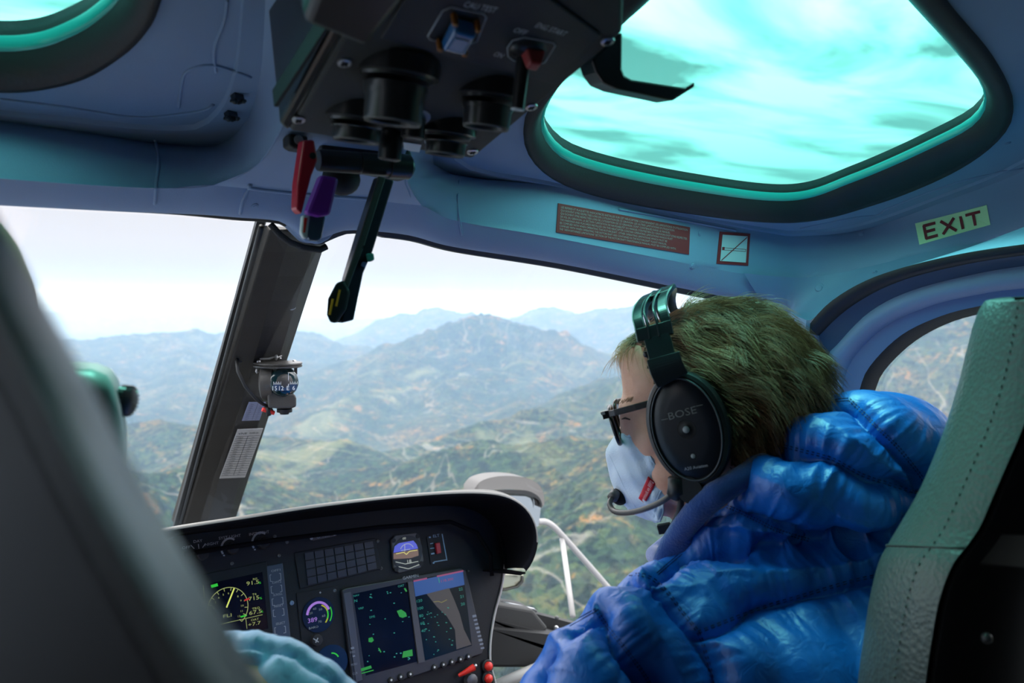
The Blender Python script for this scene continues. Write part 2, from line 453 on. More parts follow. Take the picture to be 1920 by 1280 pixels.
# black windscreen frame strip below the header, with its screws
ws = thing('trim_1', None, None, (XC, .95, EZ + .05), kind='structure')
fr = MB()
def Fpt(i):
    p = Epx[i]; k = p.x
    w = 7 if k < 320 else (9 if k < 480 else (5 if k < 640 else 5 + 8 * min(1, (k - 640) / 500)))
    w = 7 + (4 if k > 700 else 0)
    return PY(p.x + w * .15, p.y + w, Yhead(p.x) + .012)
rows = [[e + Vector((0, .004, .004)) for e in Erow], [e + Vector((0, -.003, .001)) for e in Erow], [Fpt(i) + Vector((0, -.01, 0)) for i in range(NE)], [Fpt(i) for i in range(NE)], [Fpt(i) + Vector((0, .02, .006)) for i in range(NE)]]
fr.grid(rows); fr.build('seal_strip', BLACKR, ws, smooth=True, auto=40)
for a, b in [(155, 380), (323, 392), (882, 446), (984, 462), (1078, 480), (1174, 497), (1268, 518)]:
    c = PY(a, b, Yhead(a) - .004); d = (EYE - c).normalized()
    MB().lathe(c, d, [(0, .0048), (.0015, .0045), (.0025, .003), (.0018, .0025), (.0018, .0001)], 16).build('screw', mat('dark_screw', (.06, .065, .075), .35, metal=.6), ws, smooth=True, auto=30)

# centre post
post = thing('trim_2', None, None, (XC + .05, 1.6, EZ - .5), kind='structure')
YT, YB = .955, 1.80
def postrow(t):
    # pixel x of the section corners at fraction t down the post
    y = 425 + (985 - 425) * t
    Y = YT + (YB - YT) * t
    e = lambda a, b: a + (b - a) * t
    px = [(e(497, 330), .03), (e(507, 345), .0), (e(548, 386), -.008), (e(600, 425), 0), (e(620, 438), .03)]
    return [PY(x, y + (18 * (.5 - abs(i - 2) / 4) if t < .05 else 0), Y + d) for i, (x, d) in enumerate(px)]
pm = MB(); rows = []
for k in range(13):
    r_ = postrow(k / 12)
    back = [r_[4] + Vector((.002, .05, 0)), r_[0] + Vector((-.002, .05, 0))]
    rows.append(r_ + back)
pm.loops(rows); o = pm.build('post_casing', POST, post)
o.data.materials.append(BLACKP)
for i, p in enumerate(o.data.polygons):
    if len(p.vertices) == 4 and i % 7 in (2, 3): p.material_index = 1
bevel(o, .002, 2)
seal = MB()
def sealrow(t):
    y = 414 + (990 - 414) * t; Y = YT + .03 + (YB - YT) * t
    e = lambda a, b: a + (b - a) * t
    xs = (e(478, 322), e(482, 325), e(498, 340), e(500, 342))
    return [PY(xs[0], y, Y + .01), PY(xs[1], y, Y - .005), PY(xs[2], y, Y - .005), PY(xs[3], y, Y + .02), PY(xs[3], y, Y + .04), PY(xs[0], y, Y + .04)]
seal.loops([sealrow(k / 12) for k in range(13)]); seal.build('window_seal', BLACKR, post, smooth=True, auto=40)
sl2 = MB().tube([PY(490 + (327 + 12 - 490) * t, 425 + 555 * t, YT + (YB - YT) * t + .005) for t in [k / 12 for k in range(13)]], .0035, 8)
sl2.build('seal_bead', BLACKR, post, smooth=True)
# fabric edge at the post head
MB().tube([PY(a, b, .94) for a, b in [(507, 420), (525, 440), (545, 455), (570, 464), (600, 468), (612, 462)]], .004, 8).build('edge_binding', mat('binding', (.03, .03, .032), .9, bump=1, bscale=900), post, smooth=True)
tm = MB()   # tongue of the header over the post
tm.prism([PY(a, b, .925) for a, b in [(530, 412), (550, 432), (570, 452), (600, 458), (618, 448), (640, 425), (640, 400), (530, 395)]], Vector((0, .02, 0)))
bevel(tm.build('post_cap', SHELL, shell), .004, 3)
c = PY(546, 571, 1.19); MB().lathe(c, EYE - c, [(0, .0085), (.003, .008), (.004, .005), (.003, .0045), (.003, .0001)], 20).build('screw', STEEL, post, smooth=True, auto=30)

# windscreen panes (left and right) leaning forward and down
def pane(name, top, bot, m, n=24):
    a = resample(catmull(top, 8), n); b = resample(catmull(bot, 8), n); rows = []
    for k in range(9):
        t = k / 8
        rows.append([p.lerp(q, t) + Vector((0, .05 * math.sin(PI * t), 0.02 * math.sin(PI * t))) for p, q in zip(a, b)])
    mb = MB().grid(rows); o = mb.build(name, m); o['kind'] = 'structure'; return o
il = min(range(NE), key=lambda i: abs(Epx[i].x - 490)); ir = min(range(NE), key=lambda i: abs(Epx[i].x - 618))
topL = [e + Vector((0, .02, -.004)) for e in Erow[:il + 1:6]] + [PY(492, 412, .975)]
botL = [Vector((-.75, 1.45, EZ - .75)), Vector((-.2, 1.78, EZ - .8)), Vector((.3, 1.9, EZ - .62))]
pane('window_3', topL, botL, GLASS)
topR = [PY(612, 436, .975)] + [e + Vector((0, .02, -.004)) for e in Erow[ir + 2::6]] + [Erow[-1] + Vector((.01, .02, -.01))]
botR = [Vector((.36, 1.9, EZ - .62)), Vector((.9, 1.8, EZ - .72)), Vector((1.3, 1.5, EZ - .70))]
pane('window_4', topR, botR, GLASS)

# right door frame: nested arches around the door window
door = thing('door_1', None, None, (1.15, .5, EZ - .3), kind='structure')
def arch(pts, X, n=110):
    return [PX(p.x, p.y, X) for p in curve_px(pts, n)]
a0 = [(1500, 1100), (1506, 800), (1508, 640), (1524, 600), (1570, 556), (1650, 515), (1780, 480), (1925, 457), (2200, 425), (3000, 350)]
a1 = [(1515, 1100), (1522, 800), (1524, 660), (1545, 620), (1600, 572), (1680, 530), (1790, 500), (1925, 478), (2200, 448), (3000, 386)]
a2 = [(1528, 1100), (1540, 800), (1548, 680), (1575, 640), (1630, 585), (1700, 548), (1800, 520), (1925, 498), (2200, 470), (3000, 420)]
a3 = [(1560, 1100), (1575, 800), (1584, 710), (1605, 665), (1660, 612), (1740, 575), (1830, 553), (1925, 540), (2200, 515), (3000, 480)]
a4 = [(1590, 1100), (1600, 800), (1612, 730), (1632, 685), (1690, 628), (1765, 592), (1840, 573), (1925, 560), (2200, 535), (3000, 510)]
a5 = [(1625, 1100), (1630, 800), (1642, 730), (1662, 690), (1715, 640), (1780, 605), (1850, 586), (1925, 575), (2200, 552), (3000, 535)]
A_ = [arch(a, x) for a, x in zip([a0, a1, a2, a3, a4, a5], [1.06, 1.085, 1.10, 1.12, 1.125, 1.15])]
mb = MB().grid([A_[0], [a.lerp(b, .5) + Vector((-.012, 0, -.004)) for a, b in zip(A_[0], A_[1])], A_[1]]); mb.build('door_seal', BLACKR, door, smooth=True)
mb = MB().grid([A_[1], A_[2]]); mb.build('rebate', mat('rebate_paint', (.05, .08, .13), .5), door, smooth=True)
mb = MB().grid([A_[2], [a.lerp(b, .3) + Vector((-.012, 0, -.004)) for a, b in zip(A_[2], A_[3])], [a.lerp(b, .7) + Vector((-.010, 0, -.004)) for a, b in zip(A_[2], A_[3])], A_[3]]); mb.build('door_liner', SHELL, door, smooth=True)
mb = MB().grid([A_[3], A_[4]]); mb.build('inner_liner', mat('blue_liner', (.08, .16, .34), .45), door, smooth=True)
mb = MB().grid([A_[4], [a.lerp(b, .5) + Vector((-.006, 0, 0)) for a, b in zip(A_[4], A_[5])], A_[5]]); mb.build('window_seal', BLACKR, door, smooth=True)
gl = MB(); bot = [Vector((1.17, p.y, EZ - .75)) for p in A_[5]]
gl.grid([[p + Vector((.004, 0, .003)) for p in A_[5]], bot]); gl.build('door_glass', DOORGLASS, door)
# shell skin between the cove and the door arch, with the windscreen side pillar
sk = MB()
RD = RIGHTRING[3]
dpts = [roofpt(p.x, p.y, .074) for p in curve_px([(1395, 512), (1500, 520), (1600, 506), (1750, 470), (1920, 432), (2130, 330), (2300, 260), (3000, -170)], 90)]
epts = [PY(1442, 574, .88), PY(1478, 588, .875)]
arc = [PX(p.x, p.y, 1.06) for p in curve_px([(1500, 612), (1524, 598), (1570, 556), (1650, 515), (1780, 480), (1925, 457), (2200, 425), (3000, 350)], 84)]
lower = resample(epts + arc, 90)
sk.grid([dpts] + [[a.lerp(b, t) + Vector((0, 0, -.006 * math.sin(PI * t))) for a, b in zip(dpts, lower)] for t in (.15, .4, .7, 1)])
o = sk.build('side_panel', SHELL, shell, smooth=True); SHELL_BVH.append(BVHTree.FromPolygons([tuple(v) for v in sk.v], sk.f))
for a, b, s in [(1615, 438, 3), (1640, 510, 4), (1535, 540, 8)]:
    h = shell_hit(a, b)
    R_ = s * (h[0] - EYE).length / FPX
    MB().lathe(h[0], h[1], [(0, R_ * 1.2), (.001, R_ * 1.1), (.0012, R_ * .8), (.003, R_ * .7), (.003, .0001)], 16).build('rivet', SHELL, shell, smooth=True, auto=40)
pl = MB()
pts0 = [PX(x, y, 1.06) for x, y in [(1478, 586), (1470, 640), (1450, 760), (1420, 900), (1380, 1050), (1330, 1200)]]
pts1 = [PX(x, y, 1.05) for x, y in [(1512, 600), (1508, 640), (1506, 760), (1502, 900), (1500, 1050), (1500, 1200)]]
pl.grid([[p + Vector((.03, .02, 0)) for p in pts0], pts0, pts1, [p + Vector((.04, 0, 0)) for p in pts1]]); o = pl.build('trim_3', SHELL); o['kind'] = 'structure'

# remaining cabin: floor, walls with their side windows, rear bulkhead
WALL = mat('cabin_lining', (.10, .11, .13), .7, bump=.2, bscale=400)
def slab(name, c, hx, hy, hz, m=WALL, kind='structure', rot=None):
    mb = MB().box(Vector(c), Vector((hx, 0, 0)), Vector((0, hy, 0)), Vector((0, 0, hz)))
    o = mb.build(name, m); o['kind'] = kind; return o
slab('floor', (.25, .05, EZ - 1.12), .95, 1.35, .02, mat('floor_mat', (.03, .03, .032), .8))
slab('wall_back', (.25, -1.25, EZ - .35), .95, .02, .85)
slab('ceiling', (.25, -.82, EZ + .50), .95, .45, .02)
slab('wall_left', (-.72, -.15, EZ - .83), .02, 1.15, .30)
slab('wall_right', (1.20, -.35, EZ - .86), .02, .95, .26)
lp = slab('light_block_left', (-.72, -.55, EZ - .05), .02, .75, .50); lp.name = 'trim_4'  # unseen panel, widened over the side window to cut cabin light
rp = slab('light_block_right', (1.20, -.62, EZ - .05), .02, .65, .56); rp.name = 'trim_5'  # unseen panel, closes the rear side window to keep the cabin darker
lw = slab('trim_6', (-.72, .50, EZ + .10), .02, .04, .62)
# unseen roof skin added against sky light leaks, open only above the two windows
def inring(x, y, R_):
    c = False; j = len(R_) - 1
    for i in range(len(R_)):
        if (R_[i].y > y) != (R_[j].y > y) and x < (R_[j].x - R_[i].x) * (y - R_[i].y) / (R_[j].y - R_[i].y) + R_[i].x: c = not c
        j = i
    return c
skz = lambda x, y: EZ + .48 - .33 * y - .10 * abs(x - XC) + .022
oz = MB(); nx_, ny_ = 104, 112; x0_, x1_, y0_, y1_ = -.78, 1.26, -1.27, .935
P_g = [Vector((x0_ + (x1_ - x0_) * i / nx_, y0_ + (y1_ - y0_) * j / ny_, 0)) for j in range(ny_ + 1) for i in range(nx_ + 1)]
for p in P_g: p.z = min(skz(p.x, p.y), EZ + .52)
fs = []
for j in range(ny_):
    for i in range(nx_):
        c_ = (P_g[j * (nx_ + 1) + i] + P_g[(j + 1) * (nx_ + 1) + i + 1]) / 2
        if inring(c_.x, c_.y, RIGHTRING[1]) or inring(c_.x, c_.y, LEFTRING[1]): continue
        a = j * (nx_ + 1) + i; fs.append((a, a + 1, a + nx_ + 2, a + nx_ + 1))
oz.add(P_g, fs); oz.build('light_tight_skin', mat('light_tight_skin', (.25, .26, .3), .5), shell)
# roof edges out of frame
rc = MB(); oc = [Vector((p.x, p.y, p.z)) for p in RD]
o = slab('trim_8', (1.17, -.55, EZ + .33), .06, .70, .17); 
o = slab('trim_9', (-.70, -.2, EZ + .36), .06, 1.0, .10)
# ------------------------------------------------------------------ landscape below and ahead
def vnoise(x, y, seed):
    xi = np.floor(x).astype(np.int64); yi = np.floor(y).astype(np.int64); fx = x - xi; fy = y - yi
    fx = fx * fx * (3 - 2 * fx); fy = fy * fy * (3 - 2 * fy)
    def h(a, b):
        n = (a * 374761393 + b * 668265263 + seed * 1442695041) & 0x7fffffff
        n = ((n ^ (n >> 13)) * 1274126177) & 0x7fffffff
        return ((n ^ (n >> 16)) & 0xffff) / 65535.0
    return (h(xi, yi) * (1 - fx) + h(xi + 1, yi) * fx) * (1 - fy) + (h(xi, yi + 1) * (1 - fx) + h(xi + 1, yi + 1) * fx) * fy
def fbm(x, y, o, seed, ridged=False, gain=.5):
    s = 0; a = 1; tot = 0
    for k in range(o):
        n = vnoise(x * 2 ** k + 17.3 * k, y * 2 ** k - 9.1 * k, seed + k)
        if ridged: n = 1 - abs(2 * n - 1)
        s = s + a * n; tot += a; a *= gain
    return s / tot
def gp(px, py, d):   # ground point at horizontal distance d km along a sight line
    r = ray(px, py); h = math.hypot(r.x, r.y); s = d * 1000 / h
    return (r.x * s, r.y * s, r.z * s)
RIDGES = [  # points (px, py, km), slope, crest roundness in metres
    ([(-300, 655, 8), (100, 640, 8), (300, 632, 8), (430, 625, 8), (560, 630, 7.5), (700, 660, 7)], .33, 220),
    ([(640, 645, 9.5), (740, 612, 10), (780, 590, 10), (820, 579, 10), (860, 590, 10.2), (910, 606, 10.5), (980, 616, 11)], .42, 160),
    ([(930, 612, 11), (985, 598, 10.8), (1040, 580, 10.5), (1110, 573, 10), (1190, 579, 9.5), (1300, 590, 9), (1500, 600, 9), (1900, 600, 8)], .40, 200),
    ([(600, 720, 6.4), (700, 672, 6.2), (780, 652, 6), (850, 622, 5.8), (890, 609, 5.6), (925, 610, 5.6), (1000, 632, 5.6), (1100, 656, 5.8), (1250, 680, 6)], .42, 150),
    ([(905, 610, 5.6), (890, 680, 4.9), (862, 750, 4.3), (820, 800, 3.7)], .40, 60),
    ([(850, 622, 5.8), (770, 690, 5.0), (690, 740, 4.4), (600, 775, 3.9)], .40, 60),
    ([(1000, 632, 5.6), (1030, 700, 4.8), (1010, 760, 4.1), (960, 800, 3.6)], .40, 60),
    ([(780, 652, 6), (660, 700, 5.4), (560, 735, 4.9), (440, 780, 4.3)], .36, 70),
    ([(300, 632, 8), (360, 680, 6.5), (330, 740, 5.3), (240, 790, 4.4)], .34, 80),
    ([(100, 640, 8), (140, 700, 6), (60, 760, 4.8)], .34, 80),
    ([(560, 630, 7.5), (520, 690, 6.0), (420, 740, 5.0)], .34, 80),
    ([(1700, 640, 3.2), (1400, 660, 3.2), (1300, 668, 3.2), (1160, 722, 3.0), (1060, 762, 2.8), (960, 800, 2.7), (860, 830, 2.5)], .45, 50),
    ([(1160, 722, 3.0), (1140, 790, 2.5), (1040, 832, 2.2)], .42, 40),
    ([(1500, 780, 1.5), (1300, 828, 1.55), (1130, 848, 1.6), (1010, 852, 1.7), (900, 866, 1.8), (800, 885, 1.9), (650, 912, 2.0), (540, 930, 2.1)], .48, 45),
    ([(1130, 848, 1.6), (1120, 930, 1.25), (1160, 1010, 1.05)], .46, 30),
    ([(900, 866, 1.8), (860, 960, 1.3), (800, 1060, 1.0)], .46, 30),
    ([(60, 800, 3), (300, 800, 2.9), (450, 812, 2.75), (560, 832, 2.5), (660, 862, 2.2), (740, 885, 2.0)], .40, 45),
    ([(-100, 870, 1.6), (200, 880, 1.6), (330, 905, 1.6), (450, 945, 1.5), (560, 985, 1.4)], .42, 40),
    ([(450, 812, 2.75), (420, 860, 2.2), (330, 900, 1.8)], .40, 40),
    ([(1540, 620, 3.6), (1650, 588, 3.4), (1760, 578, 3.2), (1950, 570, 3), (2300, 560, 3)], .42, 80),
    ([(-900, 592, 19), (-200, 594, 20), (200, 586, 21), (500, 592, 20), (700, 600, 18), (1200, 590, 20), (1900, 588, 18)], .10, 500),
    ([(-900, 570, 32), (0, 572, 34), (400, 578, 32), (800, 583, 30), (1300, 580, 30), (2100, 570, 30)], .08, 900),
    ([(-1200, 545, 52), (-300, 545, 50), (300, 551, 50), (700, 560, 50), (1200, 566, 50), (2200, 570, 50)], .06, 1500),
]
def terrain():
    NA, NRr = 1000, 760
    az = np.radians(np.linspace(-22, 108, NA)); rr = np.exp(np.linspace(math.log(420), math.log(70000), NRr))
    R_, A = np.meshgrid(rr, az, indexing='ij')
    X = R_ * np.sin(A); Y = R_ * np.cos(A)
    base = -640 - 60 * fbm(X / 3000, Y / 3000, 3, 5) + np.clip((R_ - 9000) / 60000, 0, 1) * -350
    # winding domain so that crests and spurs are not ruler-straight
    wx = X + (fbm(X / 900, Y / 900, 4, 11) - .5) * 420 * np.clip(R_ / 4000, .15, 1); wy = Y + (fbm(X / 900, Y / 900, 4, 31) - .5) * 420 * np.clip(R_ / 4000, .15, 1)
    H = base.copy()
    for pts, k, rnd in RIDGES:
        g = [gp(*p) for p in pts]
        best = np.full(X.shape, -1e9)
        for (x0, y0, z0), (x1, y1, z1) in zip(g, g[1:]):
            dx_, dy_ = x1 - x0, y1 - y0; L2 = dx_ * dx_ + dy_ * dy_
            t = np.clip(((wx - x0) * dx_ + (wy - y0) * dy_) / L2, 0, 1)
            d = np.hypot(wx - (x0 + t * dx_), wy - (y0 + t * dy_))
            z = z0 + t * (z1 - z0) - k * (np.sqrt(d * d + rnd * rnd) - rnd)
            best = np.maximum(best, z)
        s = 40.0
        m = np.maximum(H, best); H = m + s * np.log1p(np.exp(-np.abs(H - best) / s)) * .6
    amp = np.clip((H - base) / 350, .12, 1)
    er = fbm(X / 620, Y / 620, 6, 77, True, .52)
    H = H + (er - .62) * 210 * amp * np.clip(R_ / 3000, .3, 1.3) + (fbm(X / 160, Y / 160, 5, 91) - .5) * 26
    # canopy roughness of the near woods
    H = H + (vnoise(X / 9, Y / 9, 5) + vnoise(X / 5, Y / 5, 8)) * 5.0 * np.clip((3500 - R_) / 2500, 0, 1)
    V = np.stack([X, Y, H + EYE.z], -1).reshape(-1, 3)
    idx = np.arange(NA * NRr).reshape(NRr, NA)
    F_ = np.stack([idx[:-1, :-1], idx[:-1, 1:], idx[1:, 1:], idx[1:, :-1]], -1).reshape(-1, 4)
    me = bpy.data.meshes.new('terrain')
    me.vertices.add(len(V)); me.vertices.foreach_set('co', V.astype(np.float32).ravel())
    me.loops.add(F_.size); me.loops.foreach_set('vertex_index', F_.ravel().astype(np.int32))
    me.polygons.add(len(F_)); me.polygons.foreach_set('loop_start', np.arange(0, F_.size, 4, dtype=np.int32))
    me.polygons.foreach_set('use_smooth', np.ones(len(F_), dtype=bool))
    me.update(calc_edges=True)
    # material: autumn mixed forest with clearings and bare tracks
    m = bpy.data.materials.new('autumn_forest'); m.use_nodes = True; t = m.node_tree; b = t.nodes['Principled BSDF']
    b.inputs['Roughness'].default_value = .95; b.inputs['Specular IOR Level'].default_value = .05
    co = N(t, 'ShaderNodeTexCoord')
    def noise(scale, detail=6.0, rough=.6, dist=0.0, loc=(0, 0, 0)):
        mpn = N(t, 'ShaderNodeMapping'); mpn.inputs['Location'].default_value = loc; mpn.inputs['Scale'].default_value = (1, 1, 1)
        t.links.new(co.outputs['Object'], mpn.inputs[0])
        n = N(t, 'ShaderNodeTexNoise', inp={'Scale': scale, 'Detail': detail, 'Roughness': rough, 'Distortion': dist}); t.links.new(mpn.outputs[0], n.inputs['Vector']); return n.outputs['Fac']
    def mix(f, a, c):
        x = N(t, 'ShaderNodeMix', data_type='RGBA')
        t.links.new(f, x.inputs[0])
        for s, i in ((a, 6), (c, 7)):
            if isinstance(s, tuple): x.inputs[i].default_value = (*s, 1)
            else: t.links.new(s, x.inputs[i])
        return x.outputs[2]
    big = ramp(t, noise(.0022, 6, .62, .4), [(.36, (.013, .028, .018)), (.50, (.024, .042, .020)), (.60, (.048, .055, .026)), (.72, (.11, .08, .04))])
    autumn = ramp(t, noise(.011, 8, .72, .6, (500, 90, 0)), [(.53, (0, 0, 0)), (.66, (.9, .9, .9))])
    c1 = mix(autumn.outputs[0], big.outputs[0], (.15, .085, .036))
    tree = ramp(t, noise(.06, 5, .7, 0, (0, 0, 50)), [(.40, (.0, .0, .0)), (.62, (1, 1, 1))])
    md = N(t, 'ShaderNodeMath', operation='MULTIPLY', inp={1: .75}); t.links.new(tree.outputs[0], md.inputs[0])
    c2 = mix(md.outputs[0], c1, (.018, .042, .018))
    vt = N(t, 'ShaderNodeTexVoronoi', inp={'Scale': .085}); t.links.new(co.outputs['Object'], vt.inputs['Vector'])
    vs = N(t, 'ShaderNodeSeparateColor'); t.links.new(vt.outputs['Color'], vs.inputs[0])
    vm = N(t, 'ShaderNodeMath', operation='ADD'); t.links.new(vs.outputs[0], vm.inputs[0])
    an_ = N(t, 'ShaderNodeMath', operation='MULTIPLY', inp={1: .5}); t.links.new(autumn.outputs[0], an_.inputs[0]); t.links.new(an_.outputs[0], vm.inputs[1])
    vr = ramp(t, vm.outputs[0], [(.2, (.35, .35, .35)), (.7, (1.0, 1.0, 1.0)), (.86, (1.25, 1.2, 1.0)), (.97, (1.9, 1.45, 1.0))])
    vx = N(t, 'ShaderNodeMix', data_type='RGBA', blend_type='MULTIPLY'); vx.inputs[0].default_value = 1; t.links.new(c2, vx.inputs[6]); t.links.new(vr.outputs[0], vx.inputs[7]); c2 = vx.outputs[2]
    clear = ramp(t, noise(.0016, 7, .66, 1.2, (4000, 1000, 0)), [(.58, (0, 0, 0)), (.68, (.8, .8, .8))])
    m3 = N(t, 'ShaderNodeMath', operation='MULTIPLY', inp={1: .8}); t.links.new(clear.outputs[0], m3.inputs[0])
    c3 = mix(m3.outputs[0], c2, (.14, .145, .07))
    # pale firebreaks: thin bands where a large distorted noise crosses one value
    trk = ramp(t, noise(.0009, 3, .5, 2.5, (100, 7000, 0)), [(.499, (0, 0, 0)), (.5, (.3, .3, .3)), (.501, (0, 0, 0))])
    trk2 = ramp(t, noise(.0013, 4, .5, 1.5, (900, 200, 0)), [(.435, (0, 0, 0)), (.438, (.3, .3, .3)), (.441, (0, 0, 0))])
    c4 = mix(trk.outputs[0], c3, (.42, .38, .33)); c5 = mix(trk2.outputs[0], c4, (.38, .33, .27))
    t.links.new(c5, b.inputs['Base Color'])
    vo = N(t, 'ShaderNodeTexNoise', inp={'Scale': .12, 'Detail': 4.0}); t.links.new(co.outputs['Object'], vo.inputs['Vector'])
    bp = N(t, 'ShaderNodeBump', inp={'Strength': 1.0, 'Distance': 14.0}); t.links.new(vo.outputs['Fac'], bp.inputs['Height']); t.links.new(bp.outputs[0], b.inputs['Normal'])
    me.materials.append(m)
    o = bpy.data.objects.new('terrain', me); COL.objects.link(o); o['kind'] = 'structure'
    return o
terrain()
# haze hanging over the hills
def haze():
    m = bpy.data.materials.new('valley_haze'); m.use_nodes = True; t = m.node_tree; t.nodes.clear()
    s = N(t, 'ShaderNodeVolumeScatter', inp={'Density': HAZE_D, 'Anisotropy': 0.0}); s.inputs['Color'].default_value = HAZE_C
    o_ = N(t, 'ShaderNodeOutputMaterial'); t.links.new(s.outputs[0], o_.inputs['Volume'])
    x0, x1, y0, y1, z0, z1 = -40000, 80000, 60, 80000, -1600, 130
    mb = MB().box(((x0 + x1) / 2, (y0 + y1) / 2, (z0 + z1) / 2), Vector(((x1 - x0) / 2, 0, 0)), Vector((0, (y1 - y0) / 2, 0)), Vector((0, 0, (z1 - z0) / 2)))
    o = mb.build('haze', m); o['kind'] = 'stuff'; o['label'] = 'blue haze hanging over the distant hills and valleys'; o['category'] = 'haze'
HAZE_D, HAZE_C = 2.1e-4, (.15, .235, .37, 1)
haze()
# ------------------------------------------------------------------ placards on the cove
def decal_grid(q, nx, ny, lift):
    rows = []
    for j in range(ny + 1):
        r_ = []
        for i in range(nx + 1):
            x, y = bil(q, i / nx, j / ny); h = shell_hit(x, y); r_.append(h[0] + h[1] * lift)
        rows.append(r_)
    return rows
def decal_plate(name, q, m, parent, lift=.0012, nx=16, ny=6, **kw):
    a = decal_grid(q, nx, ny, lift); b = decal_grid(q, nx, ny, -.0005)
    mb = MB().grid(a)
    rim = lambda g: g[0] + [r_[-1] for r_ in g[1:]] + list(reversed(g[-1][:-1])) + [r_[0] for r_ in reversed(g[1:-1])]
    mb.loops([rim(b), rim(a)], True, False, False)
    return mb.build(name, m, parent, **kw)
def decal_text(name, lines, q, m, parent, lift=.0016, marginx=.02, top=.1, lh=.11, widths=None, sx=None):
    mb = MB()
    for i, s in enumerate(lines):
        V, F_ = text_mesh(s)
        if not V: continue
        w = max(x for x, y in V); W = widths[i] if widths else 1 - 2 * marginx
        out = []
        for x, y in V:
            X, Y_ = bil(q, marginx + x / w * W, top + lh * i - y * lh * .95)
            h = shell_hit(X, Y_); out.append(h[0] + h[1] * lift)
        mb.add(out, F_)
    return mb.build(name, m, parent)
def decal_poly(name, polys, q, m, parent, lift=.0016):
    mb = MB()
    for p in polys:
        out = []
        for x, y in p:
            X, Y_ = bil(q, x, y); h = shell_hit(X, Y_); out.append(h[0] + h[1] * lift)
        mb.add(out, [tuple(range(len(p)))])
    return mb.build(name, m, parent)
def mid(q):
    h = shell_hit(*bil(q, .5, .5)); return h[0]
PLR = mat('placard_red', (.26, .02, .025), .55); PLW = mat('placard_text', (.40, .30, .30), .6)
q = [(1046, 381), (1293, 426), (1291, 477), (1042, 435)]
t = thing('warning_placard', 'dark red placard with eight lines of small white print above the windscreen', 'placard', mid(q))
decal_plate('plate', q, PLR, t)
L_ = ["LES REPERES ET PLAQUETTES INDICATRICES INSTALLES SUR CET HELICOPTERE CONTIENNENT LES LIMITATIONS D'UTILISATION",
      "QUI DOIVENT ETRE RESPECTEES LORS DE L'UTILISATION DE CE GIRAVION. LES AUTRES LIMITATIONS D'UTILISATION",
      "QUI DOIVENT ETRE RESPECTEES LORS DE L'UTILISATION DE CE GIRAVION, SONT CONTENUES DANS LE MANUEL",
      "DE VOL DU GIRAVION. LA SECTION \"LIMITATION DE NAVIGABILITE\" DU MANUEL D'ENTRETIEN DU GIRAVION DOIT ETRE RESPECTEE.",
      "THE MARKINGS AND PLACARDS INSTALLED ON THIS HELICOPTER CONTAIN OPERATING LIMITATIONS WHICH MUST",
      "BE COMPLIED WITH WHEN OPERATING THIS ROTORCRAFT. OTHER OPERATING LIMITATIONS WHICH MUST BE",
      "COMPLIED WITH WHEN OPERATING THIS ROTORCRAFT ARE CONTAINED IN THE ROTORCRAFT FLIGHT MANUAL.",
      "THE \"AIRWORTHINESS LIMITATIONS\" SECTION OF THE ROTORCRAFT MAINTENANCE MANUAL MUST BE COMPLIED WITH."]
decal_text('lettering', L_, q, PLW, t, top=.155, lh=.108, widths=[.96, .86, .83, .96, .85, .81, .81, .88])
q = [(1349, 434), (1406, 438), (1402, 498), (1343, 494)]
t = thing('no_smoking_sign', 'small square red-bordered sign with a crossed-out cigarette', 'sign', mid(q))
decal_plate('border', q, PLR, t, nx=5, ny=5)
decal_poly('pictogram_ground', [[(.09, .09), (.91, .09), (.91, .91), (.09, .91)]], q, mat('sign_white', (.55, .62, .66), .5), t)
decal_poly('cigarette', [[(.11, .47), (.19, .47), (.19, .57), (.11, .57)], [(.19, .49), (.88, .49), (.88, .505), (.19, .505)], [(.19, .555), (.88, .555), (.88, .57), (.19, .57)], [(.865, .49), (.88, .49), (.88, .57), (.865, .57)], [(.11, .885), (.13, .905), (.90, .13), (.88, .11)]], q, PLR, t, lift=.002)
q = [(1716, 419), (1850, 384), (1857, 421), (1724, 459)]
t = thing('exit_sign', 'pale green exit sign with dark red capital letters above the right door', 'sign', mid(q))
decal_plate('plate', q, mat('exit_green', (.66, .95, .50), .5), t, nx=10, ny=4)
mb = MB()
def strokes(mb, polyl, q, w, lift=.002):
    for a, b in polyl:
        d = Vector((b[0] - a[0], (b[1] - a[1]) * .29, 0)); d.normalize(); nx, ny = -d.y * w * .29, d.x * w
        out = []
        for x, y in ((a[0] + nx, a[1] + ny), (a[0] - nx, a[1] - ny), (b[0] - nx, b[1] - ny), (b[0] + nx, b[1] + ny)):
            X, Y_ = bil(q, x, y); h = shell_hit(X, Y_); out.append(h[0] + h[1] * lift)
        mb.add(out, [(0, 1, 2, 3)])
W_ = .07
strokes(mb, [((.11, .2), (.11, .84)), ((.10, .22), (.27, .22)), ((.10, .51), (.25, .51)), ((.10, .81), (.27, .81)),
             ((.34, .2), (.53, .84)), ((.53, .2), (.34, .84)), ((.62, .2), (.62, .84)), ((.69, .22), (.90, .22)), ((.795, .22), (.795, .84))], q, W_)
mb.build('lettering', mat('exit_red', (.22, .02, .025), .6), t)

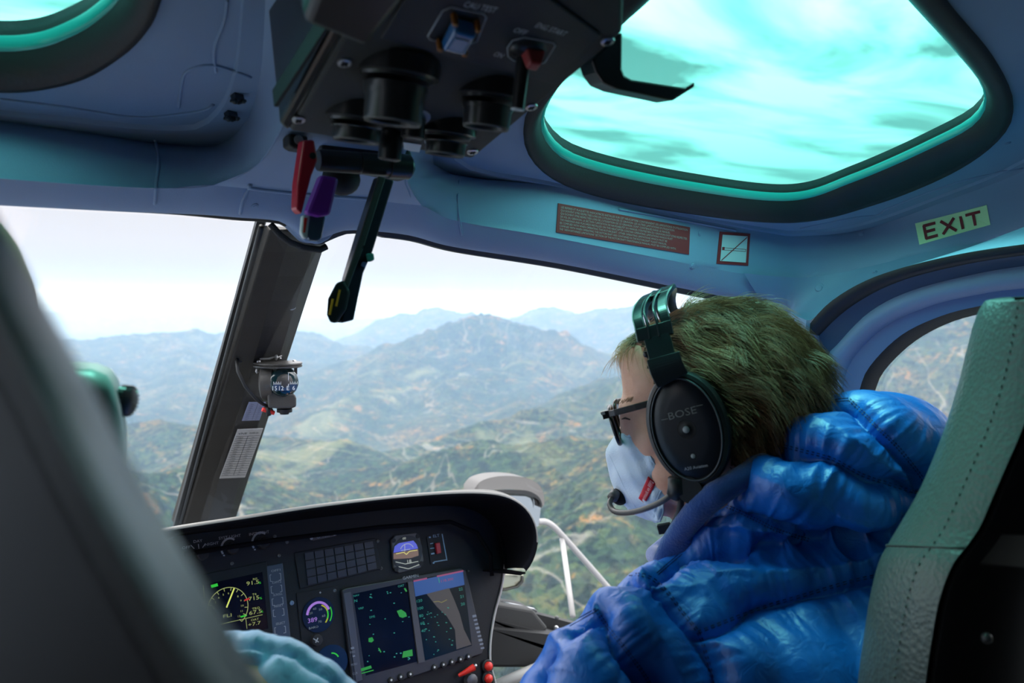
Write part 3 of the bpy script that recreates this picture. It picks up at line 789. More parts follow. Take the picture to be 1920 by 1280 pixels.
# ------------------------------------------------------------------ overhead panel
ON = Vector((0, .33, 1)).normalized()       # normal of the underside, pointing up into the roof
OP0 = Vector((XC, 0, EZ + .355))
def OV(px, py, d=0.0): return PP(px, py, OP0, ON) - ON * d      # d: distance below the face
OU = Vector((1, 0, 0)); OVv = ON.cross(OU).normalized()          # in-plane axes (right, rearwards/forwards)
if OVv.y < 0: OVv = -OVv
DOWN = -ON
ovh = thing('overhead_panel', 'black overhead control panel with four lamp barrels hanging from the roof between the windows', 'control panel', OV(840, 150) + ON * .1)
face = [(540, 246), (886, 299), (1146, 84), (1168, 62), (1172, -60), (1000, -260), (800, -190), (690, -20)]
fp = [OV(*p) for p in face]
mb = MB().prism(fp, ON * .115); o = mb.build('housing', PANELC, ovh); bevel(o, .004, 3)
# channel and rail along the left edge
a, b = OV(533, 214), OV(668, 20)
mb = MB().prism([OV(524, 232), OV(540, 247), OV(690, -20), OV(672, -40)], ON * .118); bevel(mb.build('side_rail', SATIN, ovh), .003, 2)
mb = MB().prism([OV(549, 196) - ON * .004 - OU * .012, OV(668, 24) - ON * .004 - OU * .012, OV(668, 24) + ON * .01 - OU * .012, OV(549, 196) + ON * .01 - OU * .012], -OU * .003); mb.build('rail_groove', BLACKP, ovh)
mb = MB().prism([OV(560, -8), OV(680, 44), OV(760, -60), OV(600, -120)], -ON * .02); bevel(mb.build('rear_block', SATIN, ovh), .006, 3)
mb = MB().prism([OV(713, 68), OV(1040, 154), OV(1126, 62), OV(1000, -30), OV(800, -80)], -ON * .0022); bevel(mb.build('switch_plate', BLACKM, ovh), .0015, 2)
def oscrew(x, y, r=.0055, name='screw'):
    c = OV(x, y); m_ = MB().lathe(c, DOWN, [(0, r), (.0012, r * .95), (.0016, r * .6), (.0011, r * .45), (.0011, .0001)], 18)
    o = m_.build(name, STEEL, ovh, smooth=True, auto=30)
    k = MB()
    for a_ in (.6, .6 + PI / 2):
        d = OU * math.cos(a_) + OVv * math.sin(a_); e = OU * -math.sin(a_) + OVv * math.cos(a_)
        k.box(c + DOWN * .0014, d * r * .5, e * r * .12, DOWN * .0006)
    k.build('screw_recess', BLACKP, o)
for x, y in [(646, 117), (560, 224), (996, 200), (886, 284), (1139, 77)]: oscrew(x, y)
AX = Vector((-.04, .12, -1)).normalized()
def barrel(x, y, r, h, m=SATIN, hole=True, flare=1.0, name='lamp_barrel', cut=0.0):
    c = OV(x, y)
    mb = MB().lathe(c - AX * .012, AX, [(0, r * 1.32), (.013, r * 1.32), (.014, r * 1.12), (.016, r * 1.08)], 40)
    fl = mb.build(name, m, ovh, smooth=True, auto=35)
    prof = [(.008, r), (h * .45, r * .96), (h * .5, r * .92), (h, r * .90 * flare)]
    if hole: prof += [(h + .0015, r * .86 * flare), (h, r * .80 * flare), (h - .010, r * .74 * flare), (h - .011, .0005)]
    else: prof += [(h + .002, r * .8), (h + .0025, .0005)]
    mb = MB().lathe(c, AX, prof, 40, cap0=False)
    mb.build('tube', m, fl, smooth=True, auto=35)
    if hole: MB().lathe(c, AX, [(h + .0004, r * .90 * flare), (h + .0022, r * .87 * flare), (h + .0004, r * .82 * flare)], 40, cap0=False, cap1=False).build('lip', mat('lip_grey', (.10, .095, .09), .45), fl, smooth=True)  # paler ring around the barrel mouth
    return fl
barrel(744, 140, .0245, .034); barrel(917, 180, .0215, .024); barrel(672, 222, .0215, .017); barrel(838, 250, .0195, .017)
def smallknob(x, y, r, h):
    c = OV(x, y)
    MB().lathe(c, DOWN, [(0, r * 1.35), (.0006, r * 1.35), (.0006, r * 1.05)], 32).build('knob_scale', mat('scale_white', (.45, .50, .60), .5), ovh, smooth=True, auto=30)
    mb = MB().lathe(c, AX, [(.0005, r), (h, r * .95), (h + .001, r * .8)], 24); k = mb.build('knob', SATIN, ovh, smooth=True, auto=30)
    MB().prism([c + AX * (h + .0012) + d for d in (OU * -r * .7, OU * r * .7 + OVv * .1 * r, OU * r * .3 - OVv * r * .5, -OU * r * .3 - OVv * r * .5)], AX * .0004).build('index_face', mat('index_grey', (.12, .11, .11), .5), k)
smallknob(776, 221, .0105, .016); smallknob(735, 245, .0105, .024)
MB().prism([OV(x, y, .0) for x, y in [(756, 265), (790, 270), (786, 284), (770, 282), (757, 278)]], DOWN * .0008).build('scale_mark', INK, ovh)
MB().prism([OV(x, y, .0) for x, y in [(795, 262), (812, 268), (808, 272), (797, 268)]], DOWN * .0008).build('scale_mark', INK, ovh)
# guarded switches
def ostroke(pts, w, m, name='outline', closed=False, d=.0026, parent=None):
    P_ = [OV(a, b, d) for a, b in pts]
    if closed: P_.append(P_[0]); P_.append(P_[1])
    return MB().tube(P_, w, 6).build(name, m, parent or ovh, smooth=True)
ostroke([(801, 62), (829, 14), (845, 7), (906, 20), (911, 27), (893, 72), (860, 83), (806, 68)], .0005, INK, closed=True)
sw = MB()
base4 = [OV(a, b, .003) for a, b in [(824, 72), (868, 82), (892, 34), (848, 22)]]
top4 = [p - ON * .012 for p in [OV(a, b) for a, b in [(826, 68), (868, 78), (888, 42), (850, 32)]]]
sw.loops([base4, top4]); g = sw.build('switch_guard', mat('blue_guard', (.03, .16, .42), .12, coat=.6), ovh); bevel(g, .002, 3)
MB().prism([p - ON * .0002 for p in [OV(a, b, .012) for a, b in [(836, 62), (862, 68), (874, 48), (850, 42)]]], -ON * .0006).build('guard_window', mat('blue_guard_pale', (.10, .28, .6), .2), g)
for a, b in [(822, 70), (868, 80), (850, 22), (893, 34)]:
    MB().lathe(OV(a, b, .002), DOWN, [(0, .0022), (.008, .0022), (.009, .0015)], 12).build('hinge_post', mat('amber', (.35, .12, .02), .4), g, smooth=True, auto=30)
ostroke([(952, 100), (950, 84), (960, 70), (982, 64), (1036, 74), (1040, 80), (1020, 112), (1004, 116)], .0005, INK)
ostroke([(952, 100), (962, 108), (972, 110)], .0005, INK)
mb = MB().sph(OV(990, 88, 0), (.016, .014, .006), 20, (OU, OVv, ON)); mb.build('guard_base', SATIN, ovh, smooth=True)
mb = MB().loops([[OV(a, b, .004) for a, b in [(972, 92), (1004, 100), (1024, 84), (986, 78)]], [OV(a, b, .016) for a, b in [(980, 96), (1000, 100), (1010, 84), (988, 82)]]]); bevel(mb.build('red_guard', mat('faded_red', (.40, .05, .05), .4), ovh, label='dull red guard'), .002, 2)
mb = MB().tube([OV(980, 98, .004), OV(980, 98, .004) + AX * .038], [.0055, .0048], 16); k = mb.build('toggle', SATIN, ovh, smooth=True, auto=30)
e = OV(980, 98, .004) + AX * .038; MB().lathe(e, AX, [(0, .0055), (.001, .0052), (.0012, .003), (.0005, .0026), (.0005, .0001)], 16).build('toggle_tip', INK, k, smooth=True, auto=30)
def otext(s, p, q_, size):
    o_ = OV(*p, .0027); d = OV(*q_, .0027) - o_; mb = MB(); V, F_ = text_mesh(s)
    w = max(x for x, y in V); u = d.normalized(); v = (ON.cross(u)); v = v if (OV(p[0], p[1] - 10) - OV(*p)).dot(v) > 0 else -v
    mb.add([o_ + u * (x / w * d.length) + v * (y * size) for x, y in V], F_); mb.build('lettering', INK, ovh)
otext('CAU TEST', (866, 6), (926, 18), .0085)
otext('ENG START', (1000, 44), (1056, 62), .0078); otext('OFF', (959, 53), (982, 60), .0078); otext('ON', (922, 98), (938, 103), .0078)

# bent bracket on the right of the panel
br = MB()
A0 = [(1112, 118), (1166, 66), (1168, 148), (1174, 141), (1296, 160), (1303, 153), (1301, 164), (1264, 190), (1156, 166), (1130, 150)]
Yb = PP(1140, 120, OP0, ON).y
pb = [PY(a, b, Yb + .004) for a, b in [(1108, 108), (1120, 140), (1140, 160), (1160, 168), (1262, 190), (1290, 170), (1262, 166), (1180, 150), (1170, 143), (1168, 60), (1150, 60)]]
t = thing('bracket_hook', 'black bent metal bracket sticking out over the green roof window', 'bracket', pb[0])
bevel(MB().prism([PY(a, b, Yb) for a, b in [(1110, 112), (1118, 136), (1132, 156), (1158, 167), (1262, 189), (1295, 165), (1185, 148), (1172, 141), (1167, 128), (1168, 60), (1150, 70)]], Vector((.006, .026, .004))).build('arm', SATIN, t), .002, 2)
bevel(MB().prism([PY(a, b, Yb) for a, b in [(1262, 189), (1302, 163), (1303, 154), (1290, 162)]], Vector((.004, .028, .006))).build('lip', SATIN, t), .001, 2)

# ------------------------------------------------------------------ rotor brake and cut-off levers
LV = thing('lever', 'long black control lever with orange stripes on its pointed tip', 'lever', PY(690, 330, .74))
yl = .74
cylp = [PY(596, 300, yl), PY(776, 314, yl)]
dcy = (cylp[1] - cylp[0]).normalized()
mb = MB().lathe(cylp[0], dcy, [(0, .0098), (.002, .0105), (.04, .0105), (.0405, .0098), (.0415, .0098), (.042, .0108), (.072, .0108), (.0725, .0125), (.094, .0125), (.096, .011)], 32)
mb.build('pivot_barrel', SATIN, LV, smooth=True, auto=35)
bevel(MB().prism([PY(a, b, .76) for a, b in [(600, 262), (770, 280), (782, 318), (770, 335), (640, 310), (604, 296)]], Vector((0, .03, 0))).build('pivot_block', BLACKM, LV), .003, 2)
def armblock(pts, name, m, d, parent=LV, y=yl, bw=.0018): return bevel(MB().prism([PY(a, b, y) for a, b in pts], d).build(name, m, parent), bw, 2)
ay = .725
armblock([(712, 330), (740, 338), (700, 470), (682, 512), (664, 600), (640, 606), (652, 520), (676, 440)], 'arm', mat('lever_blue_black', (.02, .026, .042), .3), Vector((0, .016, 0)), y=ay)
armblock([(708, 330), (722, 334), (682, 460), (650, 545), (643, 530), (672, 445)], 'arm_face', PANELC, Vector((-.0, -.003, 0)), y=ay)
hd_ = [(644, 525), (650, 535), (655, 548), (648, 580), (630, 606), (618, 604), (612, 590), (614, 560), (630, 530)]
armblock(hd_, 'grip', BLACKP, Vector((.010, .016, 0)), y=ay - .004)
for a, b in [((637, 543), (630, 574)), ((624, 560), (618, 590))]:
    d = Vector((b[0] - a[0], b[1] - a[1])).normalized(); nx, ny = -d.y * 1.9, d.x * 1.9
    MB().prism([PY(x, y, ay - .0047) for x, y in [(a[0] + nx, a[1] + ny), (a[0] - nx, a[1] - ny), (b[0] - nx, b[1] - ny), (b[0] + nx, b[1] + ny)]], Vector((0, -.0006, 0))).build('stripe', ORANGE, LV, label='orange stripe')
armblock([(684, 476), (697, 474), (699, 488), (688, 492)], 'catch', mat('green_catch', (.05, .30, .25), .3), Vector((0, -.006, 0)), y=ay)
armblock([(678, 490), (688, 492), (684, 501), (675, 499)], 'catch_plate', mat('catch_blue', (.12, .18, .35), .4), Vector((0, -.003, 0)), y=ay)
MB().lathe(PY(680, 463, ay - .002), Vector((0, -1, 0)), [(0, .002), (.001, .0018)], 12).build('pin', BLACKP, LV, smooth=True, auto=30)
RG = thing('brake_lever', 'red and purple guarded lever hanging from the overhead panel', 'lever', PY(590, 300, .73))
ry = .72
armblock([(570, 262), (590, 262), (597, 300), (585, 330), (566, 402), (556, 392), (558, 345)], 'side_plate', RED, Vector((-.002, .012, 0)), RG, ry)
armblock([(594, 330), (628, 336), (623, 358), (612, 405), (592, 408), (566, 402), (576, 376)], 'grip_guard', PURPLE, Vector((0, -.012, 0)), RG, ry, .003)
armblock([(580, 404), (612, 404), (604, 446), (598, 452), (580, 450), (576, 440)], 'blade', mat('blade_steel', (.10, .13, .20), .25, metal=.6), Vector((0, .007, 0)), RG, ry)
armblock([(568, 403), (582, 404), (577, 448), (570, 447), (565, 436)], 'blade_edge', mat('blade_white', (.5, .5, .52), .35), Vector((0, .008, 0)), RG, ry)
armblock([(570, 408), (576, 408), (572, 436), (568, 436)], 'red_mark', REDL, Vector((0, -.0006, 0)), RG, ry, .0002)
armblock([(541, 250), (578, 255), (576, 282), (552, 278), (542, 272)], 'mount', BLACKP, Vector((0, .02, 0)), RG, ry + .02)
c = PY(560, 262, ry + .02); MB().lathe(c, Vector((0, -1, 0)), [(0, .0045), (.001, .0042), (.0015, .0025), (.001, .0001)], 16).build('screw', STEEL, RG, smooth=True, auto=30)
MB().lathe(PY(586, 292, ry), Vector((0, -1, 0)), [(0, .003), (.001, .003)], 12).build('plate_hole', BLACKP, RG)
MB().sph(PY(640, 335, .775), (.020, .012, .017), 20).build('cable_boss', BLACKR, RG, smooth=True)

# two latch clips on the left recess
for x, y in [(444, 178), (432, 211)]:
    p = shell_hit(x, y); c, n = p; s = (c - EYE).length / FPX
    t = thing('roof_clip', 'small dark latch clip on the left roof recess, ' + ('upper' if y < 200 else 'lower') + ' of the two', 'clip', c, 'latch clips in the left roof recess')
    u = n.cross(Vector((0, 0, 1))).normalized(); v = n.cross(u)
    dk = mat('clip_metal', (.04, .05, .06), .3, metal=.5)
    MB().box(c + n * .003, u * 9 * s, v * 6 * s, n * .003).build('base', dk, t)
    MB().tube([c + n * .006 - u * 12 * s - v * 5 * s, c + n * .009, c + n * .006 + u * 12 * s + v * 6 * s], 2.6 * s, 8).build('wire_latch', dk, t, smooth=True)
    MB().sph(c + n * .008 + u * 7 * s, 5 * s, 12).build('stud', dk, t, smooth=True)
    MB().sph(c + n * .007 - u * 8 * s - v * 4 * s, 4 * s, 12).build('stud', dk, t, smooth=True)

# ------------------------------------------------------------------ compass on the centre post
cy = 1.32
def CP(px, py, d=0): return PY(px, py, cy + d)
cc = CP(521, 716); S = (cc - EYE).dot(Fw) / FPX       # metres per pixel at the compass
V3 = (cc - EYE).normalized(); cx_ = V3.cross(Vector((0, 0, 1))).normalized(); cz_ = cx_.cross(V3).normalized(); tw = -V3
comp = thing('compass', 'round black magnetic compass mounted on the centre windscreen post', 'compass', cc)
CB = mat('compass_body', (.055, .052, .05), .42, bump=.2, bscale=500)
MB().lathe(CP(521, 683), Vector((0, 0, 1)), [(-5 * S, 40 * S), (-4 * S, 44 * S), (-1 * S, 44.5 * S), (0, 42 * S), (1.5 * S, 44.5 * S), (4 * S, 44 * S), (5 * S, 40 * S)], 48).build('mount_ring', CB, comp, smooth=True, auto=35)
MB().sph(cc + tw * 2 * S + cx_ * 3 * S, (34 * S, 34 * S, 33 * S), 32).build('bowl', CB, comp, smooth=True)
MB().lathe(cc - cx_ * 4 * S, -cx_ * .85 - tw * .2, [(0, 36 * S), (14 * S, 37 * S), (20 * S, 36 * S), (24 * S, 30 * S), (26 * S, 10 * S)], 36).build('rear_cover', CB, comp, smooth=True, auto=40)
ax = (tw * .92 + cx_ * .30).normalized(); c0 = cc + cx_ * 3 * S
MB().lathe(c0, ax, [(0, 30 * S), (27 * S, 27 * S), (30 * S, 25 * S), (32 * S, 15 * S), (33 * S, .001 * S)], 36, up=cz_).build('window', mat('compass_glass', (.008, .03, .035), .06, spec=.8), comp, smooth=True, auto=60)
sx_ = cz_.cross(ax).normalized(); f0 = c0 + ax * 33.6 * S
cd = mat('compass_card', (.02, .05, .12), .4)
MB().prism([f0 + sx_ * a * S + cz_ * b * S for a, b in [(-23, -4), (23, -4), (20, -16), (-20, -16)]], ax * .0004).build('card', cd, comp)
tk = MB()
for i in range(-10, 11):
    tk.box(f0 + sx_ * (i * 2.2 * S) + cz_ * (-2 - (i % 2)) * S + ax * .0008, sx_ * .35 * S, cz_ * (2.6 if i % 2 == 0 else 1.5) * S, ax * .0002)
tk.box(f0 + sx_ * 5 * S + cz_ * 4 * S + ax * .0012, sx_ * .4 * S, cz_ * 13 * S, ax * .0002)
for s, a in (('15', -21), ('12', -9), ('E', 4), ('6', 15)):
    text_on(tk, s, f0 + sx_ * a * S - cz_ * 15 * S + ax * .0012, sx_, cz_, 11 * S)
tk.build('card_lettering', mat('card_white', (.75, .8, .85), .5), comp)
mb = MB().prism([cc + tw * 26 * S + cx_ * a * S + cz_ * b * S for a, b in [(-19, -18), (-5, -18), (10, -20), (30, -22), (33, -30), (33, -46), (24, -49), (2, -49), (-17, -47)]], tw * -30 * S)
bevel(mb.build('lamp_housing', CB, comp), .003, 3)
MB().lathe(cc + cx_ * 12 * S - cz_ * 50 * S + tw * 8 * S, Vector((0, 0, -1)), [(0, 14 * S), (6 * S, 14 * S), (7 * S, 9 * S), (10 * S, 8 * S)], 24).build('adjuster', BLACKP, comp, smooth=True, auto=35)
for a in (-22, 14, 32):
    MB().box(cc + cx_ * a * S + cz_ * 24 * S + tw * 4 * S, cx_ * 3 * S, tw * 4 * S, cz_ * 10 * S).build('strut', CB, comp)
for a, b in [(-36, 5), (31, 5)]:
    MB().sph(CP(521 + a, 683 - b), 4 * S, 12).build('screw_head', STEEL, comp, smooth=True)
w_ = MB().tube([CP(487, 673), CP(505, 672), CP(515, 668)], 2.2 * S, 8); w_.lathe(CP(518, 668), cx_, [(-3 * S, 1 * S), (-2 * S, 7 * S), (1 * S, 7.5 * S), (3 * S, 2 * S)], 16); w_.tube([CP(520, 670), CP(528, 667), CP(526, 672)], 2 * S, 8)
w_.build('wing_bolt', STEEL, comp, smooth=True, auto=40, label='bright wing bolt on top')
MB().tube([CP(482, 690), CP(481, 696), CP(483, 699)], 2.4 * S, 8).build('side_screw', STEEL, comp, smooth=True)
MB().tube([CP(520, 690, .10), CP(521, 690, .02)], 10 * S, 12).build('bracket', BLACKP, comp, smooth=True)
MB().tube([CP(449, 668, .02), CP(444, 677, 0), CP(446, 695, -.01), CP(460, 724, -.01), CP(480, 748, -.01), CP(494, 758, -.01), CP(505, 762), CP(510, 770)], 3.2 * S, 10).build('cable', BLACKR, comp, smooth=True)
MB().lathe(CP(449, 670, .015), tw, [(0, 11 * S), (3 * S, 10 * S), (5 * S, 6 * S), (5 * S, 3 * S)], 20, sx=.75).build('grommet', BLACKR, comp, smooth=True, auto=40)
MB().tube([CP(492, 767, -.012), CP(514, 774, -.012)], 4 * S, 12).build('red_connector', mat('connector_red', (.85, .04, .03), .35), comp, smooth=True, auto=30, label='bright red cable connector')
MB().tube([CP(501, 764, -.013), CP(504, 779, -.013)], 4.6 * S, 10).build('cable_tie', BLACKR, comp, smooth=True)

# cards on the post
def postpoint(px, py):
    # plane of the right-hand post face
    r1, r2 = postrow(.5), postrow(.9)
    n = (r1[3] - r1[2]).cross(r2[2] - r1[2]).normalized()
    if n.y > 0: n = -n
    return PP(px, py, r1[2], n) + n * .0025, n
def card(name, q, label, cols, nrows, m, title=True):
    n = postpoint(*q[0])[1]; f = lambda x, y, l=0: postpoint(*bil(q, x, y))[0] + n * l
    t = thing(name, label, 'card', f(.5, .5))
    bevel(MB().prism([f(0, 0), f(1, 0), f(1, 1), f(0, 1)], -n * .0012).build('card_sheet', m, t), .0005, 1)
    ln = MB()
    def seg(x0, y0, x1, y1): ln.add([f(x0, y0, .0004), f(x1, y0, .0004), f(x1, y1, .0004), f(x0, y1, .0004)], [(0, 1, 2, 3)])
    for i in range(nrows + 1):
        y = (.14 if title else .04) + (.80 if title else .92) * i / nrows; seg(.03, y - .003, .97, y + .003)
    for c_ in cols: seg(c_ - .008, .14 if title else .04, c_ + .008, .94)
    rnd = random.Random(5)
    ks = [str(rnd.randint(2, 20) * 1000) for _ in range(nrows)]
    for i in range(nrows):
        y = (.14 if title else .04) + (.80 if title else .92) * (i + .82) / nrows
        for j, x in enumerate([.12] + [c_ + .14 for c_ in cols]):
            V, F_ = text_mesh(ks[i] if j == 0 else str(155 - i * 4))
            h = .55 * (.80 if title else .92) / nrows
            ln.add([f(x + a * .085, y - b * h, .0004) for a, b in V], F_)
    if title:
        for x, s in ((.08, 'VNE'), (.52, 'POWER ON')):
            V, F_ = text_mesh(s); w = max(a for a, b in V); ln.add([f(x + a / w * .34, .10 - b * .05, .0004) for a, b in V], F_)
    ln.build('table_print', mat('print_black', (.03, .03, .035), .7), t)
card('speed_limit_card', [(445, 803), (493, 801), (459, 893), (411, 895)], 'white printed speed table, larger lower card on the centre post', [.50], 17, mat('card_pale', (.42, .42, .44), .5))
card('deviation_card', [(466, 752), (498, 752), (486, 786), (453, 787)], 'small bluish correction table behind the compass on the centre post', [.55], 9, mat('card_blue', (.22, .25, .42), .5), title=False)
# ------------------------------------------------------------------ instrument panel
TL = math.radians(18)
IN_ = Vector((0, -math.cos(TL), math.sin(TL)))        # panel normal, towards the seats
IU = Vector((1, 0, 0)); IV = Vector((0, math.sin(TL), math.cos(TL)))
IP0 = PY(600, 1100, 1.30)
def IP(px, py, d=0.0): return PP(px, py, IP0, IN_) + IN_ * d
def IPt(px, py, d): return PP(px, py, IP0 + IN_ * d, IN_)   # exactly on the sight line at height d over the face
IM = (IP0 - EYE).dot(Fw) / FPX * 1.0
panel = thing('instrument_panel', 'black helicopter instrument panel under a curved grey-edged glare shield', 'instrument panel', IP(640, 1240) + Vector((0, 0, -.35)))
FACE = mat('face_black', (.006, .007, .010), .55, bump=.25, bscale=700, spec=.3)
FACE2 = mat('face_black_inner', (.006, .007, .010), .5, spec=.3)
HOODIN = mat('hood_inside', (.005, .005, .007), .9, spec=.05)
fo = [(250, 1040), (330, 1004), (450, 985), (600, 966), (750, 950), (860, 940), (915, 948), (948, 975), (960, 1015), (955, 1060), (938, 1100), (925, 1150), (917, 1200), (918, 1245), (930, 1300), (940, 1460), (250, 1460)]
bevel(MB().prism([IP(a, b) for a, b in fo], -IN_ * .03).build('face', FACE, panel), .002, 2)
# console sides
cs_ = [(945, 1055), (939, 1100), (926, 1150), (918, 1200), (918, 1245), (930, 1300), (945, 1460)]
pr = [IP(a, b) for a, b in cs_]
MB().grid([[p + IN_ * .002 for p in pr], [p + IU * .004 for p in pr], [p + Vector((.01, .22, -.01)) for p in pr]]).build('console_side', mat('console_edge', (.07, .07, .075), .35), panel, smooth=True)
MB().tube(catmull([IP(a + 1, b, .002) for a, b in cs_], 5), .0022, 8).build('edge_strip', GREY, panel, smooth=True)
# glare shield: rim curve in front of the face
RIM0 = IP0 + IN_ * .13
def RM(px, py): return PP(px, py, RIM0, IN_)
rim = [(180, 1022), (300, 991), (450, 967), (600, 944), (750, 927), (850, 920), (915, 921), (955, 930), (985, 950), (1003, 980), (1008, 1012), (1003, 1040), (994, 1060), (985, 1072)]
inn = [(180, 1042), (300, 1010), (450, 990), (600, 970), (750, 953), (840, 948), (880, 954), (905, 966), (922, 984), (934, 1008), (941, 1030), (944, 1044), (946, 1056), (945, 1066)]
nr = 80
rc_ = [RM(p.x, p.y) for p in curve_px(rim, nr)]; ic_ = [IP(p.x, p.y) for p in curve_px(inn, nr)]
cenr = RM(600, 1200)
def inw(i, d):  # move rim point towards the panel centre in-plane
    v = (rc_[max(i - 1, 0)] - rc_[min(i + 1, nr - 1)]).normalized(); w = v.cross(IN_).normalized()
    if w.dot(cenr - rc_[i]) < 0: w = -w
    return rc_[i] + w * d
rows = []
for k in range(11):
    th = PI * k / 10
    rows.append([inw(i, .0055 - .0055 * math.cos(th)) + IN_ * (.0055 * math.sin(th)) for i in range(nr)])
rows.append([p.lerp(q, .5) for p, q in zip(rows[-1], ic_)]); rows.append(ic_)
o = MB().grid(rows).build('glareshield_lip', mat('hood_edge', (.13, .124, .12), .42, bump=.2, bscale=600), panel, smooth=True)
o.data.materials.append(HOODIN)
for p in o.data.polygons:
    if p.index >= (nr - 1) * 5 or p.index % (nr - 1) > nr - 7: p.material_index = 1  # right end of the lip painted dark to cancel the sunlight on it
# upper skin falling away to the windscreen foot
rows = [[inw(i, 0) for i in range(nr)]]
for k in range(1, 8):
    t = k / 7
    rows.append([inw(i, 0) + Vector((.36 * t * max(0, (i / (nr - 1) - .45) / .55), .55 * t, -.34 * t ** 1.35 * (1 - .8 * max(0, (i / (nr - 1) - .6) / .4)))) for i in range(nr)])
MB().grid(rows).build('glareshield_top', mat('hood_top', (.08, .078, .075), .75), panel, smooth=True)
# flap edge at the right foot of the hood
MB().prism([IP(a, b, .02) for a, b in [(925, 985), (985, 985), (992, 1030), (980, 1066), (938, 1064)]], -IN_ * .004).build('hood_dark_sheet', HOODIN, panel)  # added dark sheet that blacks out a pale patch inside the hood
MB().prism([RM(985, 1072), RM(975, 1075), IP(905, 1068), IP(945, 1066)], -IV * .003).build('hood_flap', HOODIN, panel)
MB().tube([IP(a, b, .03) for a, b in [(340, 1040), (500, 1015), (700, 990), (830, 980), (880, 1000), (905, 1040), (908, 1080)]], .004, 8).build('inner_bead', HOODIN, panel, smooth=True)

def ipoly(pts, name, m, d0=0.0, d1=.002, parent=None, bv=0, **kw):
    o = MB().prism([IPt(a, b, d1) for a, b in pts], -IN_ * (d1 - d0)).build(name, m, parent or panel, **kw)
    return bevel(o, bv, 2) if bv else o
def istroke(mb, pts, w, d, closed=False):
    P_ = [Vector((a, b)) for a, b in pts]
    if closed: P_.append(P_[0])
    for a, b in zip(P_, P_[1:]):
        v = (b - a); 
        if v.length < 1e-6: continue
        v.normalize(); n = Vector((-v.y, v.x)) * (w / 2)
        e = v * (w * .25)
        mb.add([IPt(p.x, p.y, d) for p in (a + n - e, a - n - e, b - n + e, b + n + e)], [(0, 1, 2, 3)])
def itext(mb, s, x, y, h, d=.0026, w=None, slope=-.13):
    """text centred on pixel x,y with cap height h pixels, following the panel's own directions"""
    V, F_ = text_mesh(s)
    if not V: return
    W = max(a for a, b in V); k = h * 1.42
    o_ = IPt(x, y + h / 2, d); m = (o_ - EYE).dot(Fw) / FPX
    u = IU * (m / .80); v = IV * (m * 1.0)
    sc = k if w is None else w / W
    mb.add([o_ + u * ((a - W / 2) * sc) + v * (b * k) for a, b in V], F_)
def arcpts(cx, cy, rx, ry, a0, a1, n=24, sh=-.13):
    out = []
    for i in range(n + 1):
        a = math.radians(a0 + (a1 - a0) * i / n); x = math.cos(a); y = math.sin(a)
        out.append((cx + rx * x - .10 * ry * y * -1 * 0 + .12 * -ry * y * -1 * 0, cy - ry * y + sh * rx * x))
    return out
def em(name, c, s): return mat(name, (.0, .0, .0), .3, emit=c, estr=s)
DIM = mat('legend_grey', (.16, .17, .19), .6); LIT = mat('legend_white', (.32, .33, .36), .6)
YEL = em('display_yellow', (.50, .58, .20), .6); GRN = em('display_green', (.03, .55, .04), .9); PUR = em('display_violet', (.34, .18, .62), .9); CYA = em('display_cyan', (.02, .28, .22), .8)
REDE = em('display_red', (.6, .02, .02), .8); WHE = em('display_white', (.5, .55, .5), .8)
def iscrew(x, y, r=3.2, m=None, name='screw'):
    c = IPt(x, y, .001); s = (c - EYE).dot(Fw) / FPX
    MB().lathe(c, IN_, [(0, r * s), (.0016, r * s * .95), (.002, r * s * .6), (.0012, r * s * .5), (.0012, .00005)], 18).build(name, m or mat('fastener', (.10, .105, .11), .4, metal=.4), panel, smooth=True, auto=30)
for x, y in [(538, 1016), (435, 1056), (523, 1041), (562, 1040), (567, 1094), (708, 1014), (714, 1065), (627, 1107), (651, 1110), (515, 1005)]: iscrew(x, y)
iscrew(547, 1130, 4.2, mat('blue_fastener', (.12, .18, .30), .3))
iscrew(878, 1070, 2)
# light control row
ipoly([(330, 1018), (546, 990), (556, 1050), (340, 1088)], 'light_control_plate', FACE2, 0, .001)
lg = MB()
for x, y in [(430, 1026), (488, 1015)]:
    istroke(lg, arcpts(x, y, 15, 17, 55, 215, 20), 3.6, .002)
    c = IPt(x + 5, y + 3, .001); s = (c - EYE).dot(Fw) / FPX
    MB().lathe(c, IN_, [(0, 11 * s), (.010, 10 * s), (.012, 8 * s), (.012, .0001)], 28).build('dimmer_knob', BLACKP, panel, smooth=True, auto=30)
    istroke(lg, [(x - 11, y + 15), (x - 9, y + 15)], 2.5, .002)
c = IPt(378, 1040, .001); MB().lathe(c, IN_, [(0, .009), (.012, .0085), (.013, .007), (.013, .0001)], 28).build('mode_knob', BLACKP, panel, smooth=True, auto=30)
itext(lg, 'SYST LIGHT', 431, 1006, 5, w=32); itext(lg, 'INST LIGHT', 486, 999, 5, w=30)
itext(lg, 'OFF', 349, 1026, 5, w=12); itext(lg, 'DAY', 371, 1014, 5, w=13); itext(lg, 'NIGHT', 397, 1019, 5, w=20)
istroke(lg, [(358, 1022), (364, 1028)], 1.6, .002); istroke(lg, [(372, 1020), (373, 1028)], 1.6, .002); istroke(lg, [(385, 1019), (380, 1026)], 1.6, .002)
lg.build('legend', LIT, panel)
